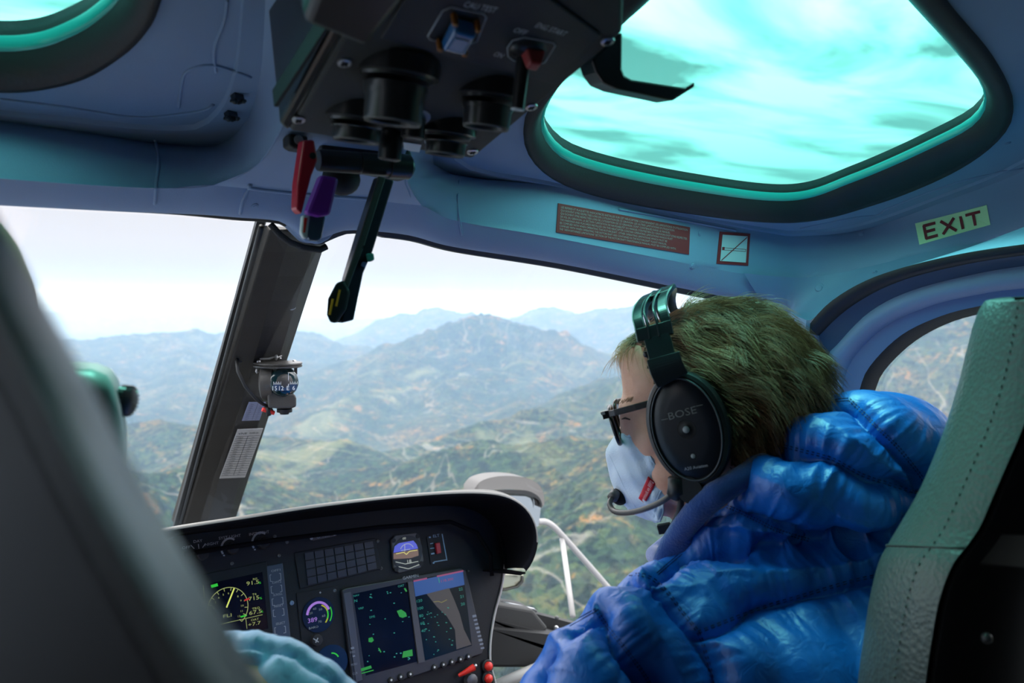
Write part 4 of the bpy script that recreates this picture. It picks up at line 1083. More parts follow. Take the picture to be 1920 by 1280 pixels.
# engine display
scr = [(372, 1098), (492, 1072), (503, 1178), (388, 1204)]
ipoly([(352, 1082), (500, 1052), (518, 1200), (368, 1232)], 'engine_display_bezel', FACE2, 0, .003, bv=.001)
sp = ipoly(scr, 'engine_display', mat('screen_black', (.004, .004, .010), .15, spec=.15), 0, .004)
y_ = MB(); istroke(y_, arcpts(427, 1140, 38, 39, -45, 185, 40), 1.3, .0046)
for i in range(12):
    a = 185 - i * 21; p = arcpts(427, 1140, 38, 39, a, a, 1)[0]; p2 = arcpts(427, 1140, 32, 33, a, a, 1)[0]; istroke(y_, [p, p2], 1.2, .0046)
for i, s in enumerate('1 2 3 4 5 6 7 8 9 10 11 12'.split()):
    if i in (6,): continue
    a = 192 - i * 21; p = arcpts(427, 1140, 27, 28, a, a, 1)[0]; itext(y_, s, p[0], p[1], 3.4, .0046)
istroke(y_, [(381, 1097), (385, 1145)], .9, .0046); istroke(y_, [(400, 1173), (492, 1152)], 1.0, .0046); istroke(y_, [(461, 1160), (463, 1178)], 1.0, .0046)
itext(y_, '91.5', 474, 1092, 7, .0046, w=19); itext(y_, '715', 476, 1121, 7, .0046, w=16); itext(y_, '67.5', 479, 1147, 7, .0046, w=19); itext(y_, '+7.7', 477, 1169, 6, .0046, w=19)
itext(y_, 'N1', 478, 1085, 4, .0046); itext(y_, 'T4', 477, 1114, 4, .0046); itext(y_, 'TRQ', 480, 1140, 4, .0046); itext(y_, 'OAT', 478, 1161, 4, .0046); itext(y_, 'FLI', 426, 1154, 6, .0046, w=13)
y_.build('dial_marks', YEL, sp)
n_ = MB(); istroke(n_, [(425, 1138), (439, 1103)], 2.6, .005); n_.build('needle', em('needle_yellow', (.68, .75, .15), 1.0), sp)
g_ = MB(); istroke(g_, [(397, 1099), (407, 1096)], 5.5, .0048); itext(g_, '%', 487, 1092, 4, .0046); itext(g_, '%', 489, 1121, 4, .0046); itext(g_, '%', 491, 1146, 4, .0046); istroke(g_, [(452, 1156), (462, 1153)], 3, .0046); g_.build('green_symbols', GRN, sp)
r_ = MB(); istroke(r_, [(459, 1125), (467, 1122)], 3.0, .0048); r_.build('red_mark', REDE, sp)
ipoly([(500, 1061), (530, 1055), (545, 1193), (513, 1200)], 'button_column', mat('button_blue_grey', (.035, .05, .085), .4), 0, .0035, bv=.001)
bl = MB()
for y, s in [(1068, 'OFF1'), (1090, 'OFF2'), (1113, 'SCROLL'), (1134, 'RESET'), (1167, 'SELECT')]:
    x = 516 + (y - 1068) * .09; itext(bl, s, x + 1, y + 1, 4, .004, w=14)
    for sx_2 in (-1, 1): istroke(bl, [(x + sx_2 * 7.5, y + 8 - sx_2 * 1.2), (x + sx_2 * 10, y + 8 - sx_2 * 1.6), (x + 1 + sx_2 * 10, y + 20 - sx_2 * 1.6), (x + 1 + sx_2 * 6, y + 20.5 - sx_2)], 1.0, .004)
bl.build('button_legend', LIT, panel)
# name plate and warning-light grid
ipoly([(581, 1006), (583, 1002), (628, 994), (632, 998), (631, 1004), (588, 1013), (582, 1011)], 'name_plate', mat('plate_grey', (.10, .085, .08), .5), 0, .0015, bv=.0005)
mb = MB(); itext(mb, 'CP VOX', 606, 1004, 7, .0022, w=20)
for x, y in [(584, 1009), (627, 1001)]: mb.lathe(IPt(x, y, .0018), IN_, [(0, .0028), (.0008, .002)], 12)
mb.build('plate_marks', LIT, panel)
wp = ipoly([(552, 1036), (704, 1008), (716, 1066), (563, 1104)], 'warning_panel', FACE2, 0, .003, bv=.001)
q = [(570, 1036), (700, 1013), (708, 1066), (577, 1098)]
key = mat('key_black', (.021, .022, .032), .35)
for j in range(4):
    for i in range(7):
        a = [bil(q, (i + u) / 7, (j + v) / 4) for u, v in ((.06, .08), (.94, .08), (.94, .92), (.06, .92))]
        ipoly(a, 'warning_light', key, .003, .0052, wp)
# attitude indicator
bz = [(734, 1012), (742, 1003), (780, 998), (787, 1003), (795, 1050), (789, 1064), (748, 1074), (738, 1064)]
ai = ipoly(bz, 'attitude_indicator', mat('bezel_grey', (.075, .075, .075), .5), 0, .006, bv=.0015)
ac = (764, 1036)
ring = arcpts(*ac, 28, 32, 0, 360, 40)[:-1]; ipoly(ring, 'dial_rim', BLACKM, .006, .0072, ai)
ell = [(740, 1030), (744, 1020), (756, 1015), (774, 1013), (780, 1017), (784, 1029)]
sky_ = ipoly([(738, 1036), (740, 1024), (748, 1018), (775, 1013), (781, 1020), (784, 1028)], 'sky_half', em('ai_blue', (.10, .13, .75), .75), .0072, .0078, ai)
ipoly([(738, 1037), (784, 1029), (785, 1041), (770, 1046), (738, 1048)], 'ground_half', em('ai_brown', (.20, .13, .10), .8), .0072, .0078, ai)
w_ = MB(); istroke(w_, arcpts(763, 1033, 13, 14, 25, 155, 16), .9, .0082); istroke(w_, [(759, 1020), (759, 1034)], .9, .0082); istroke(w_, [(752, 1032), (769, 1029)], .8, .0082)
itext(w_, '00', 758, 1009, 4, .0078); itext(w_, '18', 767, 1052, 6, .0078); istroke(w_, [(742, 1053), (760, 1057), (784, 1052)], 1.2, .0078); istroke(w_, [(748, 1062), (766, 1066), (786, 1058)], 1.2, .0078)
w_.build('dial_marks', WHE, ai)
y2 = MB(); istroke(y2, [(743, 1038), (757, 1035), (762, 1039), (768, 1033), (782, 1031)], 1.4, .0084); y2.build('aircraft_symbol', em('ai_yellow', (.7, .65, .2), .9), ai)
for x, y in [(738, 1013), (783, 1005), (790, 1056), (743, 1067)]: MB().lathe(IPt(x, y, .006), IN_, [(0, .0042), (.0012, .004), (.0012, .0001)], 16).build('screw', BLACKP, ai, smooth=True, auto=30)
# emergency transmitter switch
el = ipoly([(800, 1006), (834, 998), (840, 1050), (808, 1058)], 'transmitter_switch', FACE2, 0, .002)
mb = MB(); istroke(mb, [(829, 1001), (838, 1050)], 1.6, .0026); istroke(mb, [(814, 1053), (838, 1049)], 1.8, .0026); itext(mb, 'ELT', 818, 1004, 5, .0026, w=11); istroke(mb, [(807, 1019), (812, 1018)], 1.5, .0026); istroke(mb, [(807, 1028), (814, 1027)], 1.5, .0026); istroke(mb, [(809, 1038), (814, 1037)], 2.6, .0026)
for x, y in [(805, 1007), (812, 1055)]: istroke(mb, [(x, y), (x + 2, y)], 2.5, .0026)
mb.build('legend', mat('legend_blue', (.25, .38, .5), .6), el)
ipoly([(817, 1018), (825, 1016), (828, 1036), (820, 1038)], 'red_rocker', mat('rocker_red', (.42, .015, .03), .4), .002, .008, el, bv=.001)
# round torque gauge
gc = (597, 1152)
gp_ = ipoly([(556, 1112), (636, 1097), (650, 1240), (572, 1260)], 'gauge_plate', FACE, 0, .002)
gg = ipoly(arcpts(*gc, 30, 33, 0, 360, 40, -.10)[:-1], 'round_gauge', mat('gauge_black', (.004, .004, .006), .15), 0, .004)
mb = MB(); istroke(mb, arcpts(597, 1153, 21, 24, 25, 172, 20, -.10), 4.6, .0046); itext(mb, '389', 586, 1162, 8, .0046, w=15); mb.build('violet_arc', PUR, gg)
mb = MB(); istroke(mb, arcpts(598, 1154, 17, 20, -42, 72, 18, -.10), 2.4, .0046); mb.build('lime_arc', em('display_lime', (.40, .42, .02), .9), gg)
mb = MB(); istroke(mb, arcpts(600, 1152, 22, 25, -32, 30, 14, -.10), 1.8, .0046); istroke(mb, arcpts(598, 1153, 17, 20, -20, 20, 14, -.10), 2.4, .0048); mb.build('green_arc', GRN, gg)
mb = MB()
for s, x, y in [('40', 590, 1141), ('50', 601, 1142), ('60', 607, 1154), ('20', 583, 1149), ('70', 600, 1165), ('BARO', 588, 1176)]: itext(mb, s, x, y, 4, .0046)
mb.build('dial_marks', mat('mark_grey', (.25, .27, .28), .6), gg)
MB().lathe(IPt(592, 1199, .002), IN_, [(0, .010), (.010, .009), (.011, .0001)], 24).build('gauge_knob', BLACKP, panel, smooth=True, auto=30)
mb = MB(); istroke(mb, [(588, 1197), (597, 1203)], 2, .015); istroke(mb, [(596, 1196), (592, 1204)], 2, .015); istroke(mb, [(600, 1110), (601, 1111)], 3, .003); mb.build('knob_arrow', LIT, panel)
gb = ipoly(arcpts(622, 1240, 30, 32, 0, 360, 36, -.10)[:-1], 'lower_gauge', mat('gauge_blue', (.006, .014, .03), .15), 0, .004)
mb = MB(); istroke(mb, arcpts(622, 1240, 14, 16, 30, 90, 6), 2.5, .0046); mb.build('green_arc', GRN, gb)
# twin navigation display
nd = ipoly([(641, 1106), (650, 1102), (866, 1064), (874, 1068), (908, 1215), (904, 1226), (672, 1302), (664, 1296)], 'navigation_display', mat('bezel_blue_black', (.016, .019, .028), .4), 0, .010, bv=.002)
ipoly([(644, 1112), (658, 1109), (680, 1275), (668, 1279)], 'side_button_strip', mat('strip_blue_grey', (.045, .05, .07), .4), .010, .012, nd, bv=.0008)
mbt = MB(); itext(mbt, 'GARMIN', 770, 1081, 5.2, .0106, w=26); mbt.build('maker_lettering', mat('lettering_white', (.42, .43, .46), .6), nd)
s1 = ipoly([(662, 1113), (764, 1091), (782, 1240), (686, 1266)], 'map_screen', mat('map_dark', (.001, .001, .004), .15, spec=.15), .010, .0105, nd)
mb = MB(); rnd = random.Random(3)
for _ in range(26):
    x, y = bil([(664, 1116), (762, 1095), (778, 1234), (688, 1260)], rnd.random(), rnd.random()); istroke(mb, [(x, y), (x + rnd.uniform(1, 2.5), y - .3)], rnd.uniform(1, 2.2), .0110)
itext(mb, 'NAV', 668, 1116, 3.4, .011); itext(mb, 'N', 667, 1126, 5, .011); itext(mb, 'VRP', 677, 1140, 4, .011, w=9); itext(mb, 'DME', 698, 1156, 4, .011, w=9); itext(mb, 'OAT', 752, 1098, 4, .011, w=10)
mb.build('map_symbols', CYA, s1)
mb = MB()
for p in ([(744, 1145), (752, 1142), (761, 1148), (763, 1155), (755, 1158), (749, 1156)], [(691, 1196), (698, 1194), (701, 1200), (697, 1204), (691, 1203)], [(756, 1221), (773, 1217), (774, 1229), (754, 1233)]): mb.add([IPt(a, b, .011) for a, b in p], [tuple(range(len(p)))])
istroke(mb, [(676, 1256), (695, 1250)], 5.5, .011); istroke(mb, [(678, 1262), (700, 1256)], 2, .011); istroke(mb, [(759, 1103), (762, 1108)], 3, .011); istroke(mb, [(710, 1215), (714, 1222)], 2.5, .011)
mb.build('terrain_blobs', em('map_green', (.02, .30, .03), .8), s1)
s2 = ipoly([(774, 1088), (868, 1068), (885, 1210), (797, 1238)], 'flight_screen', mat('flight_dark', (.002, .008, .014), .15, spec=.15), .010, .0105, nd)
ipoly([(775, 1090), (868, 1070), (871, 1096), (779, 1118)], 'sky_band', em('flight_blue', (.02, .09, .34), .7), .0105, .0108, s2)
mb = MB(); istroke(mb, [(776, 1089), (800, 1084)], 3, .0112); istroke(mb, [(820, 1080), (868, 1070)], 3, .0112); itext(mb, '118.300', 838, 1087, 4.5, .0112, w=22); mb.build('frequency_row', em('flight_red', (.30, .06, .16), .8), s2)
ipoly([(800, 1113), (842, 1102), (852, 1125), (862, 1150), (870, 1180), (884, 1208), (856, 1217), (853, 1180), (838, 1155), (820, 1138)], 'ground_area', em('flight_brown', (.055, .05, .048), .8), .0105, .0108, s2)
mb = MB(); istroke(mb, [(813, 1128), (822, 1127), (828, 1129), (838, 1124)], 1.3, .0112); mb.build('aircraft_symbol', em('ai_yellow2', (.22, .20, .05), .8), s2)
mb = MB(); rnd = random.Random(4)
for _ in range(30):
    x, y = bil([(790, 1145), (845, 1130), (852, 1210), (800, 1232)], rnd.random(), rnd.random()); istroke(mb, [(x, y), (x + rnd.uniform(1, 2.5), y)], rnd.uniform(1, 2), .0112)
for i, s in enumerate(['120', '100', '80', '60', '40']): itext(mb, s, 786 + i * 2, 1126 + i * 14, 5, .0112)
for i, s in enumerate(['22', '21', '20']): itext(mb, s, 864 + i * 2, 1104 + i * 14, 5, .0112)
istroke(mb, [(822, 1083), (824, 1092)], 1.5, .0112)
mb.build('terrain_symbols', CYA, s2)
MB().prism([IPt(a, b, .014) for a, b in [(765, 1091), (774, 1089), (797, 1240), (785, 1243)]], -IN_ * .004).build('centre_divider', mat('divider_grey', (.05, .05, .058), .4), nd)
for x, y in [(733, 1275), (751, 1269), (769, 1264), (814, 1251), (831, 1246), (847, 1241), (863, 1236), (878, 1231)]:
    k = MB().lathe(IPt(x, y, .010), IN_, [(0, .0058), (.004, .0054), (.0045, .004), (.0045, .0001)], 20).build('softkey', BLACKP, nd, smooth=True, auto=30)
    MB().lathe(IPt(x + 1, y - .5, .0146), IN_, [(0, .0019), (.0003, .0017)], 12).build('softkey_dot', mat('dot_white', (.6, .6, .62), .5), k)
mb = MB()
for i in range(9): istroke(mb, [(887 + i * 1.9, 1155 + i * 7.5), (892 + i * 1.9, 1154 + i * 7.5)], 3.2 if i % 3 else 4.4, .0106)
istroke(mb, [(659, 1215), (663, 1214)], 4, .0122); istroke(mb, [(662, 1230), (665, 1229)], 3, .0122); itext(mb, 'MENU', 664, 1245, 4, .0122, w=10); itext(mb, 'CLR', 666, 1262, 4, .0122, w=8); itext(mb, 'RNG', 661, 1222, 4, .0122, w=8)
mb.build('side_legend', mat('legend_dim', (.17, .19, .24), .6), nd)
# lower right switches
for x, y in [(912, 1248), (912, 1271)]:
    c = IPt(x, y, .002); s = (c - EYE).dot(Fw) / FPX
    k = MB().lathe(c, IN_, [(0, 12 * s), (.006, 12 * s), (.007, 10 * s), (.006, .0001)], 28).build('button_ring', BLACKP, panel, smooth=True, auto=30)
    MB().lathe(c + IN_ * .006, IN_, [(0, 8 * s), (.005, 7.6 * s), (.008, 5 * s), (.009, .0001)], 24).build('red_button', REDL, k, smooth=True, auto=60)
mb = MB().tube([IPt(860, 1266, .01), IPt(872, 1260, .016), IPt(889, 1250, .02)], [.003, .0045, .0065], 12); mb.build('red_switch_guard', REDL, panel, smooth=True, auto=40)
MB().tube([IPt(889, 1250, .02), IPt(893, 1246, .02)], .003, 10).build('switch_tip', STEEL, panel, smooth=True)
MB().lathe(IPt(880, 1274, .004), IN_, [(0, .012), (.012, .011), (.014, .006), (.014, .0001)], 10).build('selector_knob', mat('knob_dark_steel', (.10, .10, .11), .35, metal=.5), panel, smooth=True, auto=30)
for x, y in [(874, 1276), (806, 1278), (790, 1262)]: iscrew(x, y, 3, mat('fastener_bright', (.35, .35, .36), .4, metal=.4))
ipoly([(700, 1290), (900, 1228), (912, 1460), (720, 1460)], 'lower_plate', FACE2, 0, .003)

# ------------------------------------------------------------------ nose structure to the right of the panel
ns = thing('trim_7', None, None, (.95, 1.35, EZ - 1.0), kind='structure')
NB = mat('nose_black', (.010, .010, .011), .6)
Ys = 1.50
MB().prism([PY(a, b, Ys) for a, b in [(925, 1130), (1090, 1172), (1200, 1205), (1300, 1240), (1300, 1262), (1120, 1225), (1060, 1200), (925, 1215)]], Vector((0, .03, 0))).build('lower_sill', NB, ns)
MB().prism([PY(a, b, Ys - .06) for a, b in [(915, 1160), (1080, 1200), (1200, 1300), (1180, 1246), (1020, 1250), (915, 1250)]], Vector((0, .05, 0))).build('dark_sill', NB, ns)
o = MB().prism([PY(a, b, Ys - .05) for a, b in [(920, 1128), (1000, 1142), (1030, 1178), (1015, 1190), (925, 1178)]], Vector((0, .06, 0))).build('grip_cover', mat('soft_black', (.035, .034, .034), .5, bump=.3, bscale=500), ns); bevel(o, .008, 3)
MB().prism([PY(a, b, Ys - .08) for a, b in [(915, 1178), (1040, 1190), (1110, 1212), (1250, 1300), (1200, 1262), (1100, 1252), (1000, 1246), (915, 1246)]], Vector((0, .04, 0))).build('side_wall', NB, ns)
c = PY(1043, 1177, Ys - .01); MB().lathe(c, EYE - c, [(0, .006), (.003, .0055), (.004, .003), (.004, .0001)], 16).build('bolt', STEEL, ns, smooth=True)
c = PY(1044, 1158, Ys - .01); MB().lathe(c, EYE - c, [(0, .005), (.002, .0045)], 16).build('bolt', mat('dark_bolt', (.08, .08, .085), .4), ns, smooth=True)
MB().tube([PY(a, b, Ys - .10) for a, b in [(915, 1292), (1000, 1255), (1060, 1232)]], .012, 10).build('lower_rail', GREY, ns, smooth=True)
MB().tube([PY(a, b, Ys - .03) for a, b in [(940, 1128), (1000, 1141), (1006, 1146)]], .0025, 8).build('steel_strip', STEEL, ns, smooth=True)

# external mirror on its white strut
mr = thing('mirror', 'white external mirror housing beyond the right end of the glare shield', 'mirror', PY(965, 930, 2.0))
m0 = PY(960, 925, 2.0)
def MR(px, py, d=0): return PY(px, py, 2.0 + d)
top = [(890, 915), (905, 900), (940, 892), (985, 895), (1010, 908), (1019, 925), (1021, 945)]
bot_ = [(890, 925), (905, 921), (940, 917), (985, 919), (1006, 928), (1014, 940), (1016, 952)]
tp = catmull([MR(a, b) for a, b in top], 6); bp = catmull([MR(a, b, -.02) for a, b in bot_], 6)
MB().loops([tp + list(reversed(bp)), [p + Vector((.02, .10, -.01)) for p in tp + list(reversed(bp))]]).build('shell', mat('mirror_shell', (.065, .06, .058), .45), mr, smooth=True, auto=50)
MB().grid([[p + Vector((0, -.004, 0)) for p in bp], [p + Vector((0, -.006, -.012)) for p in bp]]).build('rim', BLACKR, mr, smooth=True)
gl_ = [(900, 934), (940, 928), (985, 930), (1006, 938), (1014, 952), (1010, 985), (1000, 992), (960, 985)]
MB().prism([MR(a, b) for a, b in gl_], Vector((.01, .03, 0))).build('mirror_glass', mat('mirror_glass', (.75, .77, .78), .04, metal=1.0), mr)
t2 = thing('mirror', 'small mirror pane hanging below the glare shield flap', 'mirror', PY(965, 1085, 1.95))
MB().prism([PY(a, b, 1.95) for a, b in [(935, 1077), (981, 1078), (980, 1090), (970, 1100), (950, 1105), (935, 1106)]], Vector((.01, .02, 0))).build('pane', mat('mirror_amber', (.62, .60, .45), .08, metal=1.0), t2)
MB().tube([PY(a, b, 1.945) for a, b in [(935, 1106), (950, 1105), (970, 1100), (980, 1090), (981, 1080)]], .003, 8).build('rim', BLACKR, t2, smooth=True)
stt = thing('mirror_strut', 'white bent tube carrying the external mirror, forked at the top', 'strut', PY(1100, 1150, 2.02))
wt = mat('strut_white', (.36, .345, .34), .4)
MB().tube(catmull([PY(a, b, 2.03) for a, b in [(1008, 978), (1022, 978), (1038, 987), (1060, 1010), (1100, 1055), (1135, 1095), (1190, 1160)]], 5), .0098, 12).build('main_tube', wt, stt, smooth=True)
MB().tube([PY(1054, 1010, 2.03), PY(1074, 1155, 1.80)], .0085, 12).build('brace', wt, stt, smooth=True)
# ------------------------------------------------------------------ seats
def lerp3(a, b, t): return a + (b - a) * t
def seat_right():
    t = thing('seat', 'green-grey leather cockpit seat with stitched side bolster behind the blue jacket', 'seat', (.72, .28, EZ - 1.1))
    # rows: (py, left edge px, right edge px)
    rows_ = [(556, 1902, 1950), (562, 1884, 1962), (580, 1862, 1968), (610, 1846, 1966), (660, 1830, 1958), (720, 1814, 1945), (800, 1790, 1918), (870, 1765, 1888), (930, 1737, 1862), (985, 1700, 1838), (1020, 1680, 1815), (1060, 1664, 1785), (1120, 1652, 1762), (1190, 1642, 1748), (1280, 1630, 1735), (1450, 1612, 1720), (1750, 1590, 1700)]
    L = []; Rr_ = []
    pl_ = catmull([Vector((a, y, 0)) for y, a, b in rows_], 5); pr_ = catmull([Vector((b, y, 0)) for y, a, b in rows_], 5)
    rows = []; piping = []; stitch = []; shellL = []
    for i, (a, b) in enumerate(zip(pl_, pr_)):
        w = min(1, .35 + i / 9)
        A = P(a.x + 34, a.y, .70); B = P(b.x, b.y, .585)
        n = (B - A).cross(Vector((0, 0, 1))).normalized()
        if n.dot(EYE - A) < 0: n = -n
        sec = []
        for k in range(11):
            u = k / 10; sec.append(A.lerp(B, u) + n * (.030 * w * math.sin(PI * u) ** .7 + .010 * w * math.sin(PI * u) * math.cos(PI * u)))
        D = P(b.x + 260, b.y + 10, .64); E = P(b.x + 200, b.y, .90); G = P(a.x + 30, a.y + 6, .80)
        rows.append(sec + [E, G]); piping.append(sec[0]); stitch.append(sec[8])
        shellL.append((sec[10], D, E))
    MB().loops(rows).build('backrest', LEATHER, t, smooth=True, auto=55)
    MB().tube(piping, .0022, 8).build('piping', mat('seat_piping', (.05, .055, .055), .4), t, smooth=True)
    st_ = MB(); s_ = resample(stitch, 150)
    for a, b in zip(s_[::2], s_[1::2]):
        d = (EYE - a).normalized() * .0012; st_.tube([a + d, a.lerp(b, .6) + d], .0006, 6)
    st_.build('stitching', mat('thread', (.14, .16, .16), .7), t)
    sh = MB(); sh.loops([[a + Vector((.004, -.004, 0)), a + Vector((.012, -.012, 0)) * 1.0, b, c, a + Vector((.02, .03, 0))] for a, b, c in shellL]); o = sh.build('back_shell', SHELLB, t, smooth=True, auto=40)
    # seam across the bolster
    i = min(range(len(pl_)), key=lambda k: abs(pl_[k].y - 1025)); r_ = rows[i]
    MB().tube([p + (EYE - p).normalized() * -.0006 for p in r_[:11]], .0014, 6).build('cross_seam', mat('seam_dark', (.05, .055, .055), .6), t, smooth=True)
    c = P(1850, 1196, .575); MB().sph(c, .004, 14).build('rivet', mat('dark_rivet', (.06, .06, .065), .3), t, smooth=True)
    c = MB().box(Vector((.80, .52, EZ - .85)), Vector((.24, 0, 0)), Vector((0, .24, 0)), Vector((0, 0, .06))); bevel(c.build('cushion', LEATHERD, t), .03, 3)
    MB().box(Vector((.82, .5, EZ - 1.0)), Vector((.18, 0, 0)), Vector((0, .2, 0)), Vector((0, 0, .09))).build('base', SHELLB, t)
seat_right()
def seat_near():
    t = thing('seat', 'dark leather seat edge, large and blurred, crossing the left foreground', 'seat', (-.02, .13, EZ - 1.1))
    path = [(-310, 60, .113), (-165, 300, .112), (-85, 440, .111), (-5, 590, .11), (75, 740, .108), (150, 890, .106), (232, 1040, .105), (318, 1190, .104), (408, 1340, .103), (550, 1560, .101)]
    pts = catmull([Vector(p) for p in path], 6); loops = []; back = []
    for i, p in enumerate(pts):
        q = pts[min(i + 1, len(pts) - 1)] - pts[max(i - 1, 0)]; nx, ny = -q.y, q.x; l = math.hypot(nx, ny); nx, ny = -nx / l, -ny / l
        wid = 70 + 30 * i / len(pts)
        prof = [(-.42, .0), (-.30, -.012), (-.05, -.018), (.25, -.014), (.6, -.001), (.95, .022), (1.12, .05), (.9, .08), (.2, .09), (-.3, .05)]
        sgn = 1 if nx > 0 else -1
        loops.append([P(p.x + sgn * nx * wid * a, p.y + sgn * ny * wid * a, p.z + d * .9) for a, d in prof])
        c0 = loops[-1][0]
        back.append([c0 + Vector((-.001, .0, 0)), c0 + Vector((.004, .006, 0)), P(p.x - 900, p.y + 500, p.z + .10), P(p.x - 900, p.y + 500, p.z + .07)])
    MB().loops(loops).build('bolster', LEATHERD, t, smooth=True)
    MB().loops(back).build('back_shell', SHELLB, t, smooth=True, auto=40)
seat_near()
hr = thing('headrest', 'pale rounded seat headrest with a black ridged knob on its right side', 'headrest', P(170, 860, .5))
HRM = mat('headrest_leather', (.42, .47, .45), .35)
sec = [(60, 692), (130, 691), (170, 695), (198, 706), (214, 730), (224, 770), (230, 820), (232, 870), (231, 930), (226, 1010), (60, 1010)]
f_ = [P(a, b, .50) for a, b in sec]; d_ = Vector((.012, .075, 0))
o = MB().loops([f_, [p + d_ for p in f_]]).build('pad', HRM, hr, smooth=True, auto=60); bevel(o, .014, 5, 50)
kc = P(229, 750, .53); kx = (r0 * .96 + Vector((0, 0, -.10)) + Fw * -.15).normalized()
kn = MB().lathe(kc, kx, [(0, .0090), (.0015, .0096), (.0035, .0098), (.0055, .0090), (.0062, .0078), (.0070, .0001)], 24)
for i in range(24):
    a = 2 * PI * i / 24; up_ = Vector((0, 0, 1)); a1 = (up_ - kx * up_.dot(kx)).normalized(); b1 = kx.cross(a1); d = a1 * math.cos(a) + b1 * math.sin(a)
    kn.box(kc + d * .0097 + kx * .003, kx * .0026, d * .0008, kx.cross(d) * .0006)
kn.build('knob', mat('knob_black', (.012, .012, .014), .3), hr, smooth=True, auto=35)
MB().box(P(120, 1080, .56), Vector((.03, 0, 0)), Vector((0, .02, 0)), Vector((0, 0, .06))).build('support', SHELLB, hr)
# ------------------------------------------------------------------ people
def remesh_spheres(sph, voxel, smooth=6, sf=.5):
    """one closed skin around overlapping ellipsoids: (centre, (rx,ry,rz), axes or None)"""
    mb = MB()
    for c, r, ax in sph: mb.sph(c, r, 20, ax)
    me = bpy.data.meshes.new('tmp'); me.from_pydata([tuple(v) for v in mb.v], [], mb.f)
    o = bpy.data.objects.new('tmp', me); COL.objects.link(o)
    m = o.modifiers.new('r', 'REMESH'); m.mode = 'VOXEL'; m.voxel_size = voxel
    s = o.modifiers.new('s', 'SMOOTH'); s.factor = sf; s.iterations = smooth
    dg = bpy.context.evaluated_depsgraph_get(); dg.update()
    e = o.evaluated_get(dg).to_mesh()
    V = np.empty(len(e.vertices) * 3); e.vertices.foreach_get('co', V); V = V.reshape(-1, 3)
    F_ = [tuple(p.vertices) for p in e.polygons]
    o.evaluated_get(dg).to_mesh_clear(); bpy.data.objects.remove(o); bpy.data.meshes.remove(me)
    return V, F_
def chain(out, pts, n=6):
    """pts: (Vector, radius) joined by interpolated spheres"""
    for (a, ra), (b, rb) in zip(pts, pts[1:]):
        k = max(2, int((b - a).length / (min(ra, rb) * .35)) + 1)
        for i in range(k + 1):
            t = i / k; r = ra + (rb - ra) * t; out.append((a.lerp(b, t), (r, r, r), None))
def pxs(px, py, r, t, flat=1.0):
    c = P(px, py, t); R_ = r * t / FPX
    return (c, (R_, R_, R_ * flat), (Rt, Up, Fw))
def subdivide(V, F_):
    me = bpy.data.meshes.new('tmp'); me.from_pydata(V.tolist(), [], F_); o = bpy.data.objects.new('tmp', me); COL.objects.link(o)
    m = o.modifiers.new('r', 'SUBSURF'); m.levels = 1; m.render_levels = 1
    dg = bpy.context.evaluated_depsgraph_get(); dg.update(); e = o.evaluated_get(dg).to_mesh()
    V = np.empty(len(e.vertices) * 3); e.vertices.foreach_get('co', V); V = V.reshape(-1, 3); F_ = [tuple(p.vertices) for p in e.polygons]
    o.evaluated_get(dg).to_mesh_clear(); bpy.data.objects.remove(o); bpy.data.meshes.remove(me)
    return V, F_
def vnormals(V, F_):
    F4 = np.array([f if len(f) == 4 else (f[0], f[1], f[2], f[2]) for f in F_]); a, b, c, d = V[F4[:, 0]], V[F4[:, 1]], V[F4[:, 2]], V[F4[:, 3]]
    n = np.cross(c - a, d - b); N_ = np.zeros_like(V)
    tri = F4[:, 2] == F4[:, 3]; n[tri] = np.cross(b[tri] - a[tri], c[tri] - a[tri])
    for k in range(4): np.add.at(N_, F4[:, k], n)
    return N_ / np.maximum(1e-12, np.linalg.norm(N_, axis=1, keepdims=True))
def n3(V, s, seed):   # cheap 3D noise from three planar noises
    return (fbm(V[:, 0] * s + 31, V[:, 1] * s + V[:, 2] * s * .7 + 11, 3, seed) + fbm(V[:, 1] * s + 5, V[:, 2] * s + V[:, 0] * s * .6, 3, seed + 9)) / 2 - .5
